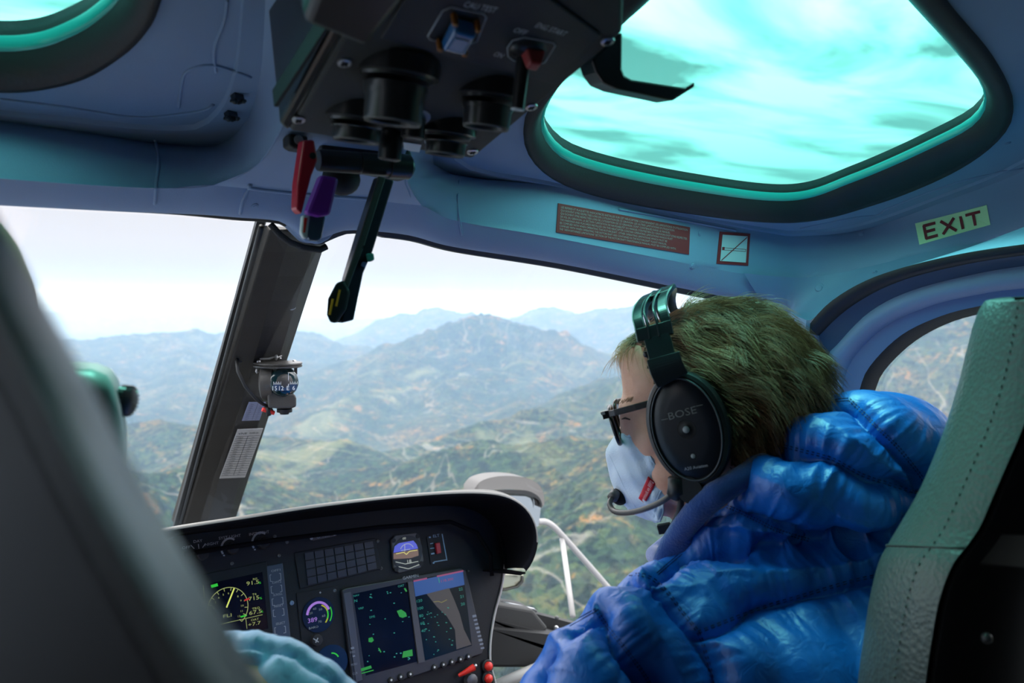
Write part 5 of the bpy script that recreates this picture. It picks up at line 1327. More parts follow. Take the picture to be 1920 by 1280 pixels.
def quilt(V, F_, seams, puff, w, wr=.004, crease=(), seed=3, amp=1.0):
    """raise padded chambers between stitched seams, with gathers running away from the stitching"""
    bvh = BVHTree.FromPolygons(V.tolist(), F_)
    N_ = vnormals(V, F_)
    pts = []; prm = []; dep = []
    s0 = 0
    for si, (pl, k) in enumerate([(s, 1.0) for s in seams] + [(s, 1.5) for s in crease]):
        prev = None
        for p in curve_px(pl, 160):
            h = bvh.ray_cast(EYE, ray(p.x, p.y).normalized())
            if h[0] is None: continue
            if prev is not None and (h[0] - prev).length > .06: prev = h[0]; continue
            s0 += (h[0] - prev).length if prev is not None else .5
            prev = h[0]; pts.append(h[0]); prm.append(s0); dep.append(k)
    kd = KDTree(len(pts))
    for i, p in enumerate(pts): kd.insert(p, i)
    kd.balance()
    d = np.empty(len(V)); s = np.empty(len(V)); dp = np.empty(len(V))
    for i, v in enumerate(V):
        _, j, dist = kd.find(v); d[i] = dist; s[i] = prm[j]; dp[i] = dep[j]
    e = 1 - np.exp(-(d / w) ** 1.15)
    disp = puff * (e - .75) * dp - .0035 * np.exp(-(d / .0045) ** 2)
    sn = s / .0095
    g = vnoise(sn, sn * 0 + 3.1, seed) - .5 + .6 * (vnoise(sn * 2.3, sn * 0 + 7.7 + d * 18, seed + 1) - .5)
    disp += wr * g * np.exp(-d / .022) * (1 - np.exp(-d / .004)) * 1.5
    tick = np.sin(s / .0042 * 2 * PI); disp += .0006 * tick * np.exp(-(d / .004) ** 2)
    disp += amp * .007 * n3(V, 8, seed) + .0028 * n3(V, 24, seed + 2) * np.clip(d / .02, 0, 1)
    fold = fbm(V[:, 0] * 26 + V[:, 2] * 10, V[:, 1] * 9 + V[:, 2] * 6, 3, seed + 5, True) ; disp += amp * .0035 * (fold - .6) * np.clip(d / .03, .2, 1)
    return V + N_ * disp[:, None]

SKIN = bpy.data.materials.new('skin'); SKIN.use_nodes = True
_t = SKIN.node_tree; _b = _t.nodes['Principled BSDF']; _b.inputs['Roughness'].default_value = .5
_b.inputs['Subsurface Weight'].default_value = .12; _b.inputs['Subsurface Radius'].default_value = (.01, .004, .002)
_co = N(_t, 'ShaderNodeTexCoord'); _n = N(_t, 'ShaderNodeTexNoise', inp={'Scale': 35.0, 'Detail': 4.0}); _t.links.new(_co.outputs['Object'], _n.inputs['Vector'])
_r = ramp(_t, _n.outputs['Fac'], [(.3, (.64, .31, .20)), (.7, (.80, .46, .32))]); _t.links.new(_r.outputs[0], _b.inputs['Base Color'])
_v = N(_t, 'ShaderNodeTexVoronoi', inp={'Scale': 900.0}); _t.links.new(_co.outputs['Object'], _v.inputs['Vector'])
_p = N(_t, 'ShaderNodeBump', inp={'Strength': .35, 'Distance': .0006}); _t.links.new(_v.outputs['Distance'], _p.inputs['Height']); _t.links.new(_p.outputs[0], _b.inputs['Normal'])
def nylon(name, col, rough=.33):
    m = bpy.data.materials.new(name); m.use_nodes = True; t = m.node_tree; b = t.nodes['Principled BSDF']
    b.inputs['Base Color'].default_value = (*col, 1); b.inputs['Roughness'].default_value = rough; b.inputs['Specular IOR Level'].default_value = .65
    b.inputs['Sheen Weight'].default_value = .0
    co = N(t, 'ShaderNodeTexCoord'); n = N(t, 'ShaderNodeTexNoise', inp={'Scale': 55.0, 'Detail': 5.0, 'Distortion': 1.2}); t.links.new(co.outputs['Object'], n.inputs['Vector'])
    p = N(t, 'ShaderNodeBump', inp={'Strength': .45, 'Distance': .004}); t.links.new(n.outputs['Fac'], p.inputs['Height'])
    n2 = N(t, 'ShaderNodeTexNoise', inp={'Scale': 1600.0}); t.links.new(co.outputs['Object'], n2.inputs['Vector'])
    p2 = N(t, 'ShaderNodeBump', inp={'Strength': .15, 'Distance': .0005}); t.links.new(n2.outputs['Fac'], p2.inputs['Height']); t.links.new(p.outputs[0], p2.inputs['Normal']); t.links.new(p2.outputs[0], b.inputs['Normal'])
    return m
BLUE = nylon('blue_nylon', (.003, .135, .58), .40); PALE = nylon('pale_blue_nylon', (.30, .52, .78), .5)

# --- head frame
HC = P(1345, 765, .90)
fh = (-Rt * math.cos(math.radians(15)) + Fw * math.sin(math.radians(15))); fh.z = 0; fh.normalize()
pit = math.radians(16)
hf = fh * math.cos(pit) - Vector((0, 0, 1)) * math.sin(pit)
hu = fh * math.sin(pit) + Vector((0, 0, 1)) * math.cos(pit)
hl = hu.cross(hf).normalized()          # the person's left, towards the camera
def H(px, py, l=0.0): return PP(px, py, HC + hl * l, hl)
def loc(p): d = p - HC; return d.dot(hf), d.dot(hl), d.dot(hu)
HA = (hf, hl, hu)
pilot = thing('person', 'man in a blue puffer jacket, white face mask and glasses looking down ahead', 'person', (.80, .60, EZ - 1.1))
# continuous body
B = []
def E_(px, py, l, rf, rl, ru): B.append((H(px, py, l), (rf, rl, ru), HA))
E_(1347, 712, 0, .097, .077, .088); E_(1388, 740, 0, .088, .074, .082)
E_(1243, 715, 0, .047, .060, .060); E_(1238, 690, 0, .045, .056, .05)
E_(1212, 752, .0, .034, .052, .018)                                   # brow
E_(1245, 800, 0, .050, .056, .065)
E_(1186, 800, 0, .014, .012, .032); E_(1170, 826, 0, .012, .014, .014)    # nose
for s in (-1, 1):
    E_(1238, 815, s * .030, .036, .030, .03); E_(1290, 880, s * .04, .045, .022, .04)
    E_(1352, 800, s * .074, .018, .010, .032)                             # ear
E_(1222, 880, 0, .034, .036, .03); E_(1240, 925, 0, .034, .036, .025); E_(1206, 868, 0, .014, .022, .012)
nk = [(H(1350, 850), .060), (H(1345, 930), .056), (H(1360, 990), .055), (H(1395, 1080), .055)]
chain(B, nk)
sh = H(1390, 1130); Lsh = P(1190, 1185, .80); Rsh = sh + (sh - Lsh) * .9
Z = lambda x, y, z: Vector((x, y, EZ + z))
chain(B, [(H(1395, 1080), .055), (sh + Vector((0.02, .02, -.08)), .075), (Z(.84, .62, -.55), .10), (Z(.80, .56, -.66), .14)])
chain(B, [(Lsh + Vector((0, 0, -.03)), .035), (H(1400, 1120), .045)]); chain(B, [(H(1400, 1120), .045), (Rsh + Vector((0, 0, -.03)), .040)])
elL = Z(.50, .60, -.60); wrL = Z(.70, .90, -.62); elR = Rsh + Vector((.0, .06, -.30)); wrR = Z(.90, .95, -.62)
chain(B, [(Lsh + Vector((0, 0, -.02)), .038), (elL, .038), (wrL, .028)]); chain(B, [(Rsh, .05), (elR, .042), (wrR, .028)])
for wr, sd in ((wrL, 1), (wrR, -1)):
    pd = Vector((.15 * sd, .9, -.2)).normalized(); pc = wr + pd * .05; sdv = pd.cross(Vector((0, 0, 1))).normalized()
    chain(B, [(wr, .026), (pc, .030)])
    for j, L_ in enumerate((.072, .080, .075, .058)):
        a = pc + sdv * ((j - 1.5) * .019) + pd * .02; chain(B, [(a, .0105), (a + pd * L_ * .5 + Vector((0, 0, -.008)), .0095), (a + pd * L_ * .85 + Vector((0, 0, -.03)), .0085)])
    a = pc - sdv * .028 * sd - pd * .02; chain(B, [(a, .013), (a - sdv * .022 * sd + pd * .03, .011), (a - sdv * .026 * sd + pd * .055, .0095)])
for sx in (-1, 1):
    hp = Z(.80 + sx * .09, .56, -.68); kn_ = Z(.80 + sx * .15, 1.00, -.74); an = Z(.80 + sx * .13, 1.10, -1.04)
    chain(B, [(hp, .095), (kn_, .065), (an, .045), (an + Vector((0, .14, -.045)), .036)])
V, F_ = remesh_spheres(B, .0055, 5)
HEADBVH = BVHTree.FromPolygons(V.tolist(), F_)
body = build('body', V, F_, SKIN, pilot, smooth=True)
# eyelid, lashes and eyebrow of the visible side
ed = mat('lash_brown', (.06, .03, .02), .7)
def on_head(px, py, lift=.0006):
    h = HEADBVH.ray_cast(EYE, ray(px, py).normalized()); return h[0] + h[1] * lift if h[0] is not None else H(px, py, .05)
MB().tube([on_head(a, b) for a, b in [(1167, 785), (1173, 783), (1182, 786)]], [.0006, .0012, .0006], 8).build('eyelid_crease', ed, pilot, smooth=True)
mb = MB(); rnd = random.Random(2)
for i in range(60):
    x = 1150 + rnd.random() * 34; y = 756 + rnd.uniform(-3, 3) - (x - 1150) * .15; a = on_head(x, y, .0004); mb.tube([a, a - hf * .004 + hu * .003 + hl * .0015], [.00025, .0001], 4)
mb.build('eyebrow', mat('brow_hair', (.30, .17, .09), .6), pilot)

# --- hair
def hairmat():
    m = bpy.data.materials.new('hair'); m.use_nodes = True; t = m.node_tree; b = t.nodes['Principled BSDF']
    b.inputs['Roughness'].default_value = .38; b.inputs['Specular IOR Level'].default_value = .6
    a = N(t, 'ShaderNodeAttribute', attribute_name='tone'); r = ramp(t, a.outputs['Fac'], [(0, (.10, .038, .016)), (.45, (.42, .20, .10)), (.8, (.76, .46, .25)), (1, (.85, .62, .38))])
    t.links.new(r.outputs[0], b.inputs['Base Color']); return m
HAIR = hairmat()
hairpoly_side = [(1163, 662), (1158, 640), (1170, 612), (1235, 560), (1330, 540), (1420, 540), (1500, 580), (1545, 660), (1540, 750), (1490, 815), (1440, 860), (1405, 905), (1372, 905), (1345, 850), (1330, 760), (1300, 700), (1240, 690), (1236, 742), (1216, 742), (1214, 700), (1206, 660), (1190, 650)]
HP = [(loc(H(a, b, 0))[0], loc(H(a, b, 0))[2]) for a, b in hairpoly_side]
def inpoly(x, y, P_):
    c = False; j = len(P_) - 1
    for i in range(len(P_)):
        if (P_[i][1] > y) != (P_[j][1] > y) and x < (P_[j][0] - P_[i][0]) * (y - P_[i][1]) / (P_[j][1] - P_[i][1]) + P_[i][0]: c = not c
        j = i
    return c
Vn = vnormals(V, F_)
cand = []
for i, v in enumerate(V):
    f_, l_, u_ = loc(Vector(v))
    if abs(l_) > .10 or f_ * f_ + u_ * u_ > .03: continue
    g = f_ + (abs(l_) * .25 if f_ > 0 else 0)
    inside = inpoly(g, u_, HP) or (u_ > .045 and f_ < .075 - .3 * abs(l_)) or (f_ < -.03 and u_ > -.085 and u_ > -.06 - (f_ + .03) * .4)
    if inside and not (abs(l_) > .060 and u_ < -.035 and f_ > -.035): cand.append(i)
rnd = random.Random(11)
cap = []
S_v, S_f, S_t = [], [], []
NS, K = 15500, 8
wh = HC - hf * .07 + hu * .075          # whorl
for si in range(NS):
    i = rnd.choice(cand); p = Vector(V[i]) + Vector([rnd.uniform(-.003, .003) for _ in range(3)]); n = Vector(Vn[i])
    f_, l_, u_ = loc(p)
    cl = Vector((math.floor(f_ / .014 + .5 * math.sin(l_ * 90)), math.floor(l_ / .014 + .5 * math.sin(u_ * 80)), math.floor(u_ / .018)))
    cr = random.Random(hash((cl.x, cl.y, cl.z)) & 0xffff)
    cdir = Vector((cr.uniform(-1, 1), cr.uniform(-1, 1), cr.uniform(-1, 1)))
    flow = -hf * (.9 if f_ < .06 else .35) + hl * (1.1 * l_ / .08) - hu * (.25 + max(0, -f_ * 7) + max(0, (.03 - u_) * 16))
    if f_ > .062: flow = hf * .10 - hu * .55 + hl * (l_ * 5) + hu * cr.uniform(-.1, .35)
    flow.normalize()
    front = max(0, min(1, (f_ - .02) / .06))
    length = rnd.uniform(.022, .038) * (1 + .25 * cr.random())
    if u_ < .0: length *= .8
    if g_ := (f_ > .045 and u_ < .055): length = rnd.uniform(.007, .013)
    lift = .55 if u_ > .03 else .32
    d = (flow + n * lift + cdir * .34 + Vector([rnd.gauss(0, .11) for _ in range(3)])).normalized()
    step = length / K; path = [p - n * .001]; q = p.copy(); curl = cdir * rnd.uniform(.02, .10)
    for k in range(K):
        t = k / K
        radial = (q - HC); radial.normalize()
        d = (d + flow * .12 - Vector((0, 0, 1)) * .05 - radial * (.16 if t > .25 else 0) + curl).normalized()
        q = q + d * step; path.append(q.copy())
    tone = min(1, max(0, .30 + .38 * front + .22 * (cr.random() - .3) + rnd.gauss(0, .14) + (.12 if u_ > .05 else 0)))
    r_ = rnd.uniform(.00016, .00030)
    base = len(S_v); prev = None
    for k, c in enumerate(path):
        dd = (path[min(k + 1, K)] - path[max(k - 1, 0)]).normalized()
        a = n.cross(dd); 
        if a.length < .1: a = hl.cross(dd)
        a.normalize(); b = dd.cross(a); rr = r_ * (1 - .75 * (k / K) ** 2)
        for m_ in range(3):
            an = 2 * PI * m_ / 3; S_v.append(tuple(c + a * math.cos(an) * rr + b * math.sin(an) * rr)); S_t.append(tone * (.75 + .25 * k / K))
    for k in range(K):
        for m_ in range(3):
            x0 = base + k * 3 + m_; x1 = base + k * 3 + (m_ + 1) % 3; S_f.append((x0, x1, x1 + 3, x0 + 3))
def fast_mesh(name, V, F4, m, parent, tone=None):
    V = np.array(V) - np.array(ORG[parent]); F4 = np.array(F4, dtype=np.int32)
    me = bpy.data.meshes.new(name); me.vertices.add(len(V)); me.vertices.foreach_set('co', V.astype(np.float32).ravel())
    me.loops.add(F4.size); me.loops.foreach_set('vertex_index', F4.ravel()); me.polygons.add(len(F4)); me.polygons.foreach_set('loop_start', np.arange(0, F4.size, 4, dtype=np.int32))
    me.polygons.foreach_set('use_smooth', np.ones(len(F4), dtype=bool)); me.update(calc_edges=True); me.materials.append(m)
    if tone is not None:
        at = me.attributes.new('tone', 'FLOAT', 'POINT'); at.data.foreach_set('value', np.array(tone, dtype=np.float32))
    o = bpy.data.objects.new(name, me); COL.objects.link(o); o.parent = parent; ORG[o] = ORG[parent]; return o
# dark undercoat: the scalp skin lifted a little where hair grows
cs = set(cand); used = {}; cv, cf = [], []
for f in F_:
    if all(i in cs for i in f) and len(f) == 4:
        g = []
        for i in f:
            if i not in used: used[i] = len(cv); cv.append(tuple(V[i] + Vn[i] * .0016))
            g.append(used[i])
        cf.append(tuple(g))
fast_mesh('hair', S_v, S_f, HAIR, pilot, S_t)
fast_mesh('hair_roots', cv, cf, mat('hair_undercoat', (.045, .024, .012), .9), pilot)

# --- trousers
TRM = mat('trouser_cloth', (.03, .035, .045), .9)
def trousers(parent, cx, y0, kz, col=TRM):
    T = []
    for sx in (-1, 1):
        hp = Vector((cx + sx * .09, y0, EZ - .68)); k_ = Vector((cx + sx * .15, 1.00, EZ + kz)); a_ = Vector((cx + sx * .13, 1.10, EZ - 1.0)); chain(T, [(hp, .105), (k_, .076), (a_, .058)])
    v, f = remesh_spheres(T, .009, 4); build('trousers', v, f, col, parent, smooth=True)
trousers(pilot, .80, .56, -.74)
# --- jacket
J = []
for a in [(1318, 988, 26, .85), (1350, 972, 34, .83), (1402, 958, 50, .81), (1470, 912, 82, .81), (1550, 872, 106, .82), (1615, 845, 114, .83), (1668, 850, 108, .85), (1695, 885, 90, .86), (1600, 925, 80, .80), (1500, 955, 58, .80), (1440, 972, 46, .80), (1680, 930, 66, .82), (1620, 900, 105, .93), (1560, 880, 100, .93), (1480, 960, 60, .9)]: J.append(pxs(*a, 1.15))
T_ = [(1262, 1094, 58, .79), (1205, 1124, 62, .76), (1160, 1184, 80, .73), (1120, 1255, 98, .71), (1075, 1335, 112, .70), (1300, 1115, 84, .80), (1370, 1130, 104, .80), (1450, 1140, 118, .81), (1540, 1135, 118, .82), (1620, 1120, 112, .83), (1700, 1115, 105, .84), (1250, 1210, 110, .76), (1330, 1240, 140, .77), (1450, 1270, 165, .79), (1600, 1270, 165, .80), (1700, 1300, 150, .82), (1380, 1450, 200, .78), (1560, 1480, 200, .80), (1200, 1340, 120, .74),
      (1350, 1180, 110, .92), (1500, 1200, 150, .95), (1450, 1420, 200, .95), (1640, 1150, 110, 1.0), (1250, 1150, 60, .86), (1300, 1300, 130, .88), (1500, 1060, 50, .86), (1400, 1060, 48, .86)]
for a in T_: J.append(pxs(*a, 1.2))
chain(J, [(P(1120, 1255, .715), .052), (elL + Vector((0, 0, -.01)), .062), (wrL - Vector((.03, .05, 0)), .042)])
chain(J, [(Rsh, .075), (elR, .062), (wrR - Vector((.0, .05, 0)), .042)])
chain(J, [(P(1480, 1300, .88), .15), (Z(.83, .60, -.60), .155)])
for a in [(1330, 1030, 40, .82), (1400, 1030, 48, .81), (1470, 1025, 50, .81), (1540, 1020, 50, .82), (1620, 1015, 52, .83), (1700, 1000, 50, .84)]: J.append(pxs(*a, 1.3))
JV, JF = remesh_spheres(J, .0052, 24)
JV, JF = subdivide(JV, JF)
SE = [[(1327, 942), (1368, 951), (1413, 972), (1458, 994), (1522, 1014)],
      [(1440, 829), (1504, 845), (1562, 861), (1617, 890), (1685, 913), (1735, 928), (1780, 945)],
      [(1592, 748), (1617, 772), (1648, 804), (1685, 840), (1725, 890), (1750, 930)],
      [(1530, 765), (1560, 752), (1592, 748)],
      [(1277, 1037), (1232, 1076)], [(1118, 1142), (1130, 1162), (1150, 1189), (1186, 1234), (1218, 1280), (1250, 1340)],
      [(1168, 1076), (1214, 1080), (1250, 1108), (1277, 1144), (1309, 1185), (1322, 1221), (1336, 1280), (1345, 1400)],
      [(1309, 1185), (1368, 1162), (1435, 1137), (1526, 1110), (1594, 1090), (1648, 1078), (1740, 1060)],
      [(1078, 1153), (1096, 1121), (1128, 1094), (1168, 1076)], [(1118, 1142), (1090, 1158), (1066, 1172)],
      [(994, 1285), (1001, 1253), (1022, 1228)], [(1336, 1280), (1450, 1262), (1600, 1240), (1740, 1225)]]
CR = [[(1262, 1036), (1320, 1024), (1400, 1026), (1500, 1024), (1600, 1010), (1690, 992), (1740, 980)]]
JV = quilt(JV, JF, SE[:-1], .025, .017, .0055, CR, 3)
jk = build('jacket', JV, JF, BLUE, pilot, smooth=True, label='bright blue quilted puffer jacket with a padded hood')
JB = BVHTree.FromPolygons(JV.tolist(), JF)
# stitched thread lines, coloured darker to paint the shade of the seam grooves
st_ = MB()
for pl in SE[:10]:
    for off in (-2.2, 2.2):
        ps = curve_px(pl, 70); prev = None; on = True
        for k in range(len(ps) - 1):
            d = (ps[k + 1] - ps[k]); d.normalize(); x, y = ps[k].x - d.y * off, ps[k].y + d.x * off
            h = JB.ray_cast(EYE, ray(x, y).normalized())
            if h[0] is None: prev = None; continue
            q_ = h[0] - ray(x, y).normalized() * .0004
            if prev is not None and (q_ - prev).length < .02 and k % 2: st_.tube([prev, q_], .0006, 4)
            prev = q_
st_.build('stitching', mat('thread_blue', (.002, .02, .12), .6), jk)
# fleece-lined inner collar
FL = mat('fleece_blue', (.006, .055, .25), .95, bump=1.0, bscale=420, sheen=.6)
C = []
cp = [(1240, 1048, 16, .84), (1258, 1018, 20, .84), (1284, 985, 24, .825), (1312, 952, 26, .81), (1345, 924, 26, .80), (1385, 900, 24, .80), (1430, 870, 22, .81)]
pts = [(P(a, b, t), r * t / FPX) for a, b, r, t in cp]; chain(C, pts); chain(C, [(P(1240, 1052, .84), .010), (P(1290, 1015, .835), .012)])
chain(C, [(P(1242, 1045, .88), .01), (P(1228, 1040, .98), .012), (P(1300, 985, 1.02), .014)])
CV, CF = remesh_spheres(C, .0035, 3); build('inner_collar', CV, CF, FL, pilot, smooth=True, label='darker blue fleece inner collar')

# --- face mask
MK = mat('mask_cloth', (.60, .72, .85), .85, bump=.6, bscale=650, sheen=.3)
cen_ = [(1166, 798), (1150, 822), (1137, 846), (1140, 872), (1148, 905), (1162, 932), (1182, 958), (1205, 970), (1226, 977)]
sid_ = [(1228, 803), (1229, 822), (1236, 850), (1243, 868), (1250, 885), (1257, 905), (1256, 922), (1246, 948), (1236, 978)]
cpt = [H(a, b, 0) for a, b in cen_]; spt = [H(a, b, .052) for a, b in sid_]
mid_ = [H(a, b, .040) for a, b in [(1184, 806), (1180, 826), (1178, 850), (1184, 880), (1192, 910), (1205, 935), (1218, 955), (1226, 968), (1232, 979)]]
def mirror(p): f_, l_, u_ = loc(p); return HC + hf * f_ - hl * l_ + hu * u_
NR_ = 40; c_s = resample(catmull(cpt, 8), NR_); m_s = resample(catmull(mid_, 8), NR_); s_s = resample(catmull(spt, 8), NR_)
rows = []
for j in range(NR_):
    ctrl = [mirror(s_s[j]), mirror(m_s[j]), c_s[j] + hl * 0, m_s[j], s_s[j]]
    row = catmull([ctrl[0], ctrl[1], ctrl[2]], 12)[:-1]; row2 = catmull([ctrl[2], ctrl[3], ctrl[4]], 12)
    rows.append(row + row2)
# small folds
rr = []
for j, r_ in enumerate(rows):
    o_ = []
    for i, p in enumerate(r_):
        x = abs(i - 24) / 24; y = j / (NR_ - 1)
        f = .0013 * math.sin(y * 22 + x * 9 + 2 * math.sin(x * 7)) * (x ** .5) + .0010 * math.sin(x * 30 - y * 12) * x
        o_.append(p + hf * f + hl * (f if i > 24 else -f))
    rr.append(o_)
o = MB().grid(rr).build('face_mask', MK, pilot, smooth=True, label='pale blue-white cloth face mask with a red tab')
sm = o.modifiers.new('thick', 'SOLIDIFY'); sm.thickness = .0016; sm.offset = 0
MV = BVHTree.FromPolygons([tuple(p) for r_ in rr for p in r_], [(j * 49 + i, j * 49 + i + 1, (j + 1) * 49 + i + 1, (j + 1) * 49 + i) for j in range(NR_ - 1) for i in range(48)])
def on_mask(px, py, lift=.0016):
    rd = ray(px, py).normalized(); h = MV.ray_cast(EYE, rd)
    return (h[0] if h[0] is not None else H(px, py, .045)) - rd * lift
mask = o
for pl in ([(1168, 812), (1176, 819), (1200, 820), (1226, 815)], [(1214, 818), (1216, 838), (1222, 860), (1240, 885), (1254, 900)], [(1253, 905), (1240, 920), (1230, 945), (1226, 972)], [(1142, 850), (1156, 880), (1172, 915), (1192, 950)]):
    MB().tube([on_mask(p.x, p.y, .0013) for p in curve_px(pl, 20)], .0005, 6).build('mask_seam', mat('mask_seam_blue', (.38, .50, .62), .9), mask, smooth=True)
tq = [(1215, 893), (1230, 905), (1209, 944), (1197, 934)]
tb = MB(); n4 = 6; rows = [[on_mask(*bil(tq, i / 4, j / n4), .0026) for i in range(5)] for j in range(n4 + 1)]
tb.grid(rows); tab = tb.build('red_tab', mat('tab_red', (.62, .01, .03), .6), mask, smooth=True); s_ = tab.modifiers.new('thick', 'SOLIDIFY'); s_.thickness = .0006; s_.offset = 1
tx = MB(); V_, F2 = text_mesh('unmask.vn FFP2'); w_ = max(a for a, b in V_)
TQ = [(1197, 934), (1215, 893), (1230, 905), (1209, 944)]
tx.add([on_mask(*bil(TQ, .05 + a / w_ * .9, .78 - b * .62), .0036) for a, b in V_], F2); tx.build('tab_lettering', mat('tab_white', (.8, .6, .6), .6), tab)

# --- glasses
gl = thing('eyeglasses', 'black-framed glasses worn above the white mask', 'glasses', H(1180, 800, .06))
GB = mat('frame_black', (.008, .008, .010), .25)
hin = H(1132, 775, .066); fx = loc(hin)[0]; uz = loc(hin)[2]
def GF(l, u, df=0.0): return HC + hf * (fx + df) + hl * l + hu * u
for s in (1, -1):
    c_l = s * .036; ring = []
    for k in range(28):
        a = 2 * PI * k / 28; x = math.cos(a); y = math.sin(a)
        x = math.copysign(abs(x) ** .75, x); y = math.copysign(abs(y) ** .75, y)
        ring.append(GF(c_l + x * .027, uz - .018 + y * .0205 - (.002 * s * x), -.10 * abs(c_l + x * .027) - .06 * (-y * .02)))
    ring.append(ring[0]); ring.append(ring[1])
    fr_ = MB().tube(ring, .0024, 10, caps=False).build('rim', GB, gl, smooth=True)
    MB().add(ring[:28] + [sum(ring[:28], Vector()) / 28], [(k, (k + 1) % 28, 28) for k in range(28)]).build('lens', glass_mat('tinted_lens' + str(s), (.25, .28, .36), .08), gl, smooth=True)
    a = GF(s * .064, uz - .002, -.004)
    ear = H(1228, 753, .080) if s > 0 else mirror(H(1228, 753, .080))
    back = H(1320, 735, .082) if s > 0 else mirror(H(1320, 735, .082))
    tm_ = MB(); pth = [a, a.lerp(ear, .15) + hl * s * .003, a.lerp(ear, .6) + hl * s * .003, ear, back]
    lo = []
    for p in pth: lo.append([p + hu * .0035 + hl * s * .001, p - hu * .0035 + hl * s * .001, p - hu * .0035 - hl * s * .001, p + hu * .0035 - hl * s * .001])
    tm_.loops(lo); bevel(tm_.build('temple', GB, gl), .0008, 2)
    MB().box(GF(s * .0635, uz - .002, -.002), hf * .004, hl * .0025, hu * .0042).build('hinge', GB, gl)
MB().tube([GF(-.010, uz - .010, .001), GF(0, uz - .006, .003), GF(.010, uz - .010, .001)], .002, 8).build('bridge', GB, gl, smooth=True)
MB().box(GF(.0655, uz + .0005, .0008), hf * .0022, hl * .0014, hu * .0016).build('end_piece', mat('end_silver', (.6, .6, .62), .3, metal=.8), gl)

# --- headset
hs = thing('headset', 'black aviation headset with boom microphone on the man in the blue jacket', 'headset', H(1290, 850, .10))
HB = mat('headset_black', (.016, .018, .020), .38, bump=.15, bscale=900); HB2 = mat('headset_plate', (.010, .013, .020), .3); HG = mat('headset_gloss', (.02, .026, .03), .22)
ca = (hl * .98 + hf * .17 + hu * .02).normalized()
cu = (hu * .995 + hf * .0).normalized(); cu = (cu - ca * cu.dot(ca)).normalized(); cfv = cu.cross(ca).normalized()
if cfv.dot(hf) < 0: cfv = -cfv
CC = H(1288, 804, .104)
def oval(h, rx, ry, dx=0, dy=0, n=56):
    rx *= .97; ry *= .98
    return [CC + ca * h + cfv * (rx * math.cos(2 * PI * k / n) + dx) + cu * (ry * math.sin(2 * PI * k / n) + dy) for k in range(n)]
MB().loops([oval(-.040, .036, .052), oval(-.038, .042, .058), oval(-.018, .042, .058), oval(-.014, .038, .055), oval(-.012, .030, .045)]).build('ear_cushion', mat('cushion_black', (.012, .012, .013), .5), hs, smooth=True, auto=50)
cupo = MB().loops([oval(-.016, .036, .053), oval(-.014, .042, .060), oval(-.004, .0435, .0615), oval(.001, .0415, .0595), oval(.003, .038, .056), oval(.0022, .0365, .0545), oval(.0036, .0355, .0535), oval(.0036, .0350, .0530), oval(.0010, .0335, .0515), oval(.0008, .0300, .048)], True).build('ear_cup', HB, hs, smooth=True, auto=35)
MB().loops([oval(.0036, .0362, .0542), oval(.0048, .0356, .0536), oval(.0046, .0350, .0530), oval(.0030, .0347, .0527)], True, False, False).build('trim_ring', mat('ring_grey', (.12, .13, .15), .3), cupo, smooth=True)
pt_ = MB().loops([oval(.0014, .0345, .0525), oval(.0024, .0330, .0510), oval(.0030, .02, .032)]).build('face_plate', HB2, cupo, smooth=True, auto=40)
MB().lathe(CC + ca * .0030 + cu * .000, ca, [(0, .0098), (.0004, .0095), (.0002, .0050), (.0007, .0040), (.0008, .0001)], 28).build('centre_dimple', mat('dimple', (.006, .007, .009), .35), pt_, smooth=True, auto=30)
MB().lathe(CC + ca * .0036, ca, [(0, .0036), (.0008, .0032), (.0010, .0001)], 24).build('centre_dot', mat('dot_grey', (.30, .33, .34), .5), pt_, smooth=True)
MB().lathe(CC + ca * .0032 - cu * .0275 + cfv * .000, ca, [(0, .0024), (.0005, .0021), (.0006, .0001)], 20).build('lower_dot', mat('dot_grey', (.30, .33, .34), .5), pt_, smooth=True)
tx = MB(); text_on(tx, 'BOSE', CC + ca * .0034 + cu * .0135, (-cfv - cu * -.05).normalized(), cu, .0105, sx=1.25)
a_ = CC + ca * .0034 + cu * .0135
for x0, x1, y in ((-.0225, -.0155, .0005), (.0155, .0225, .0072)):
    tx.add([a_ - cfv * x0 + cu * y, a_ - cfv * x1 + cu * y, a_ - cfv * x1 + cu * (y + .0007), a_ - cfv * x0 + cu * (y + .0007)], [(0, 1, 2, 3)])
V0 = Vector()
tx.v = [v for v in tx.v]; tx.build('cup_lettering', mat('bose_grey', (.20, .21, .20), .45), pt_)
tx = MB(); text_on(tx, 'A20 Aviation', CC + ca * .0030 - cu * .0405, -cfv, cu, .0046); tx.build('cup_lettering', mat('small_white', (.45, .47, .5), .5), pt_)
# other ear cup
def mv(p): return mirror(p)
MB().loops([[mv(p) for p in oval(-.040, .036, .052)], [mv(p) for p in oval(-.036, .042, .058)], [mv(p) for p in oval(-.004, .0435, .0615)], [mv(p) for p in oval(.003, .034, .05)]]).build('ear_cup', HB, hs, smooth=True, auto=40)
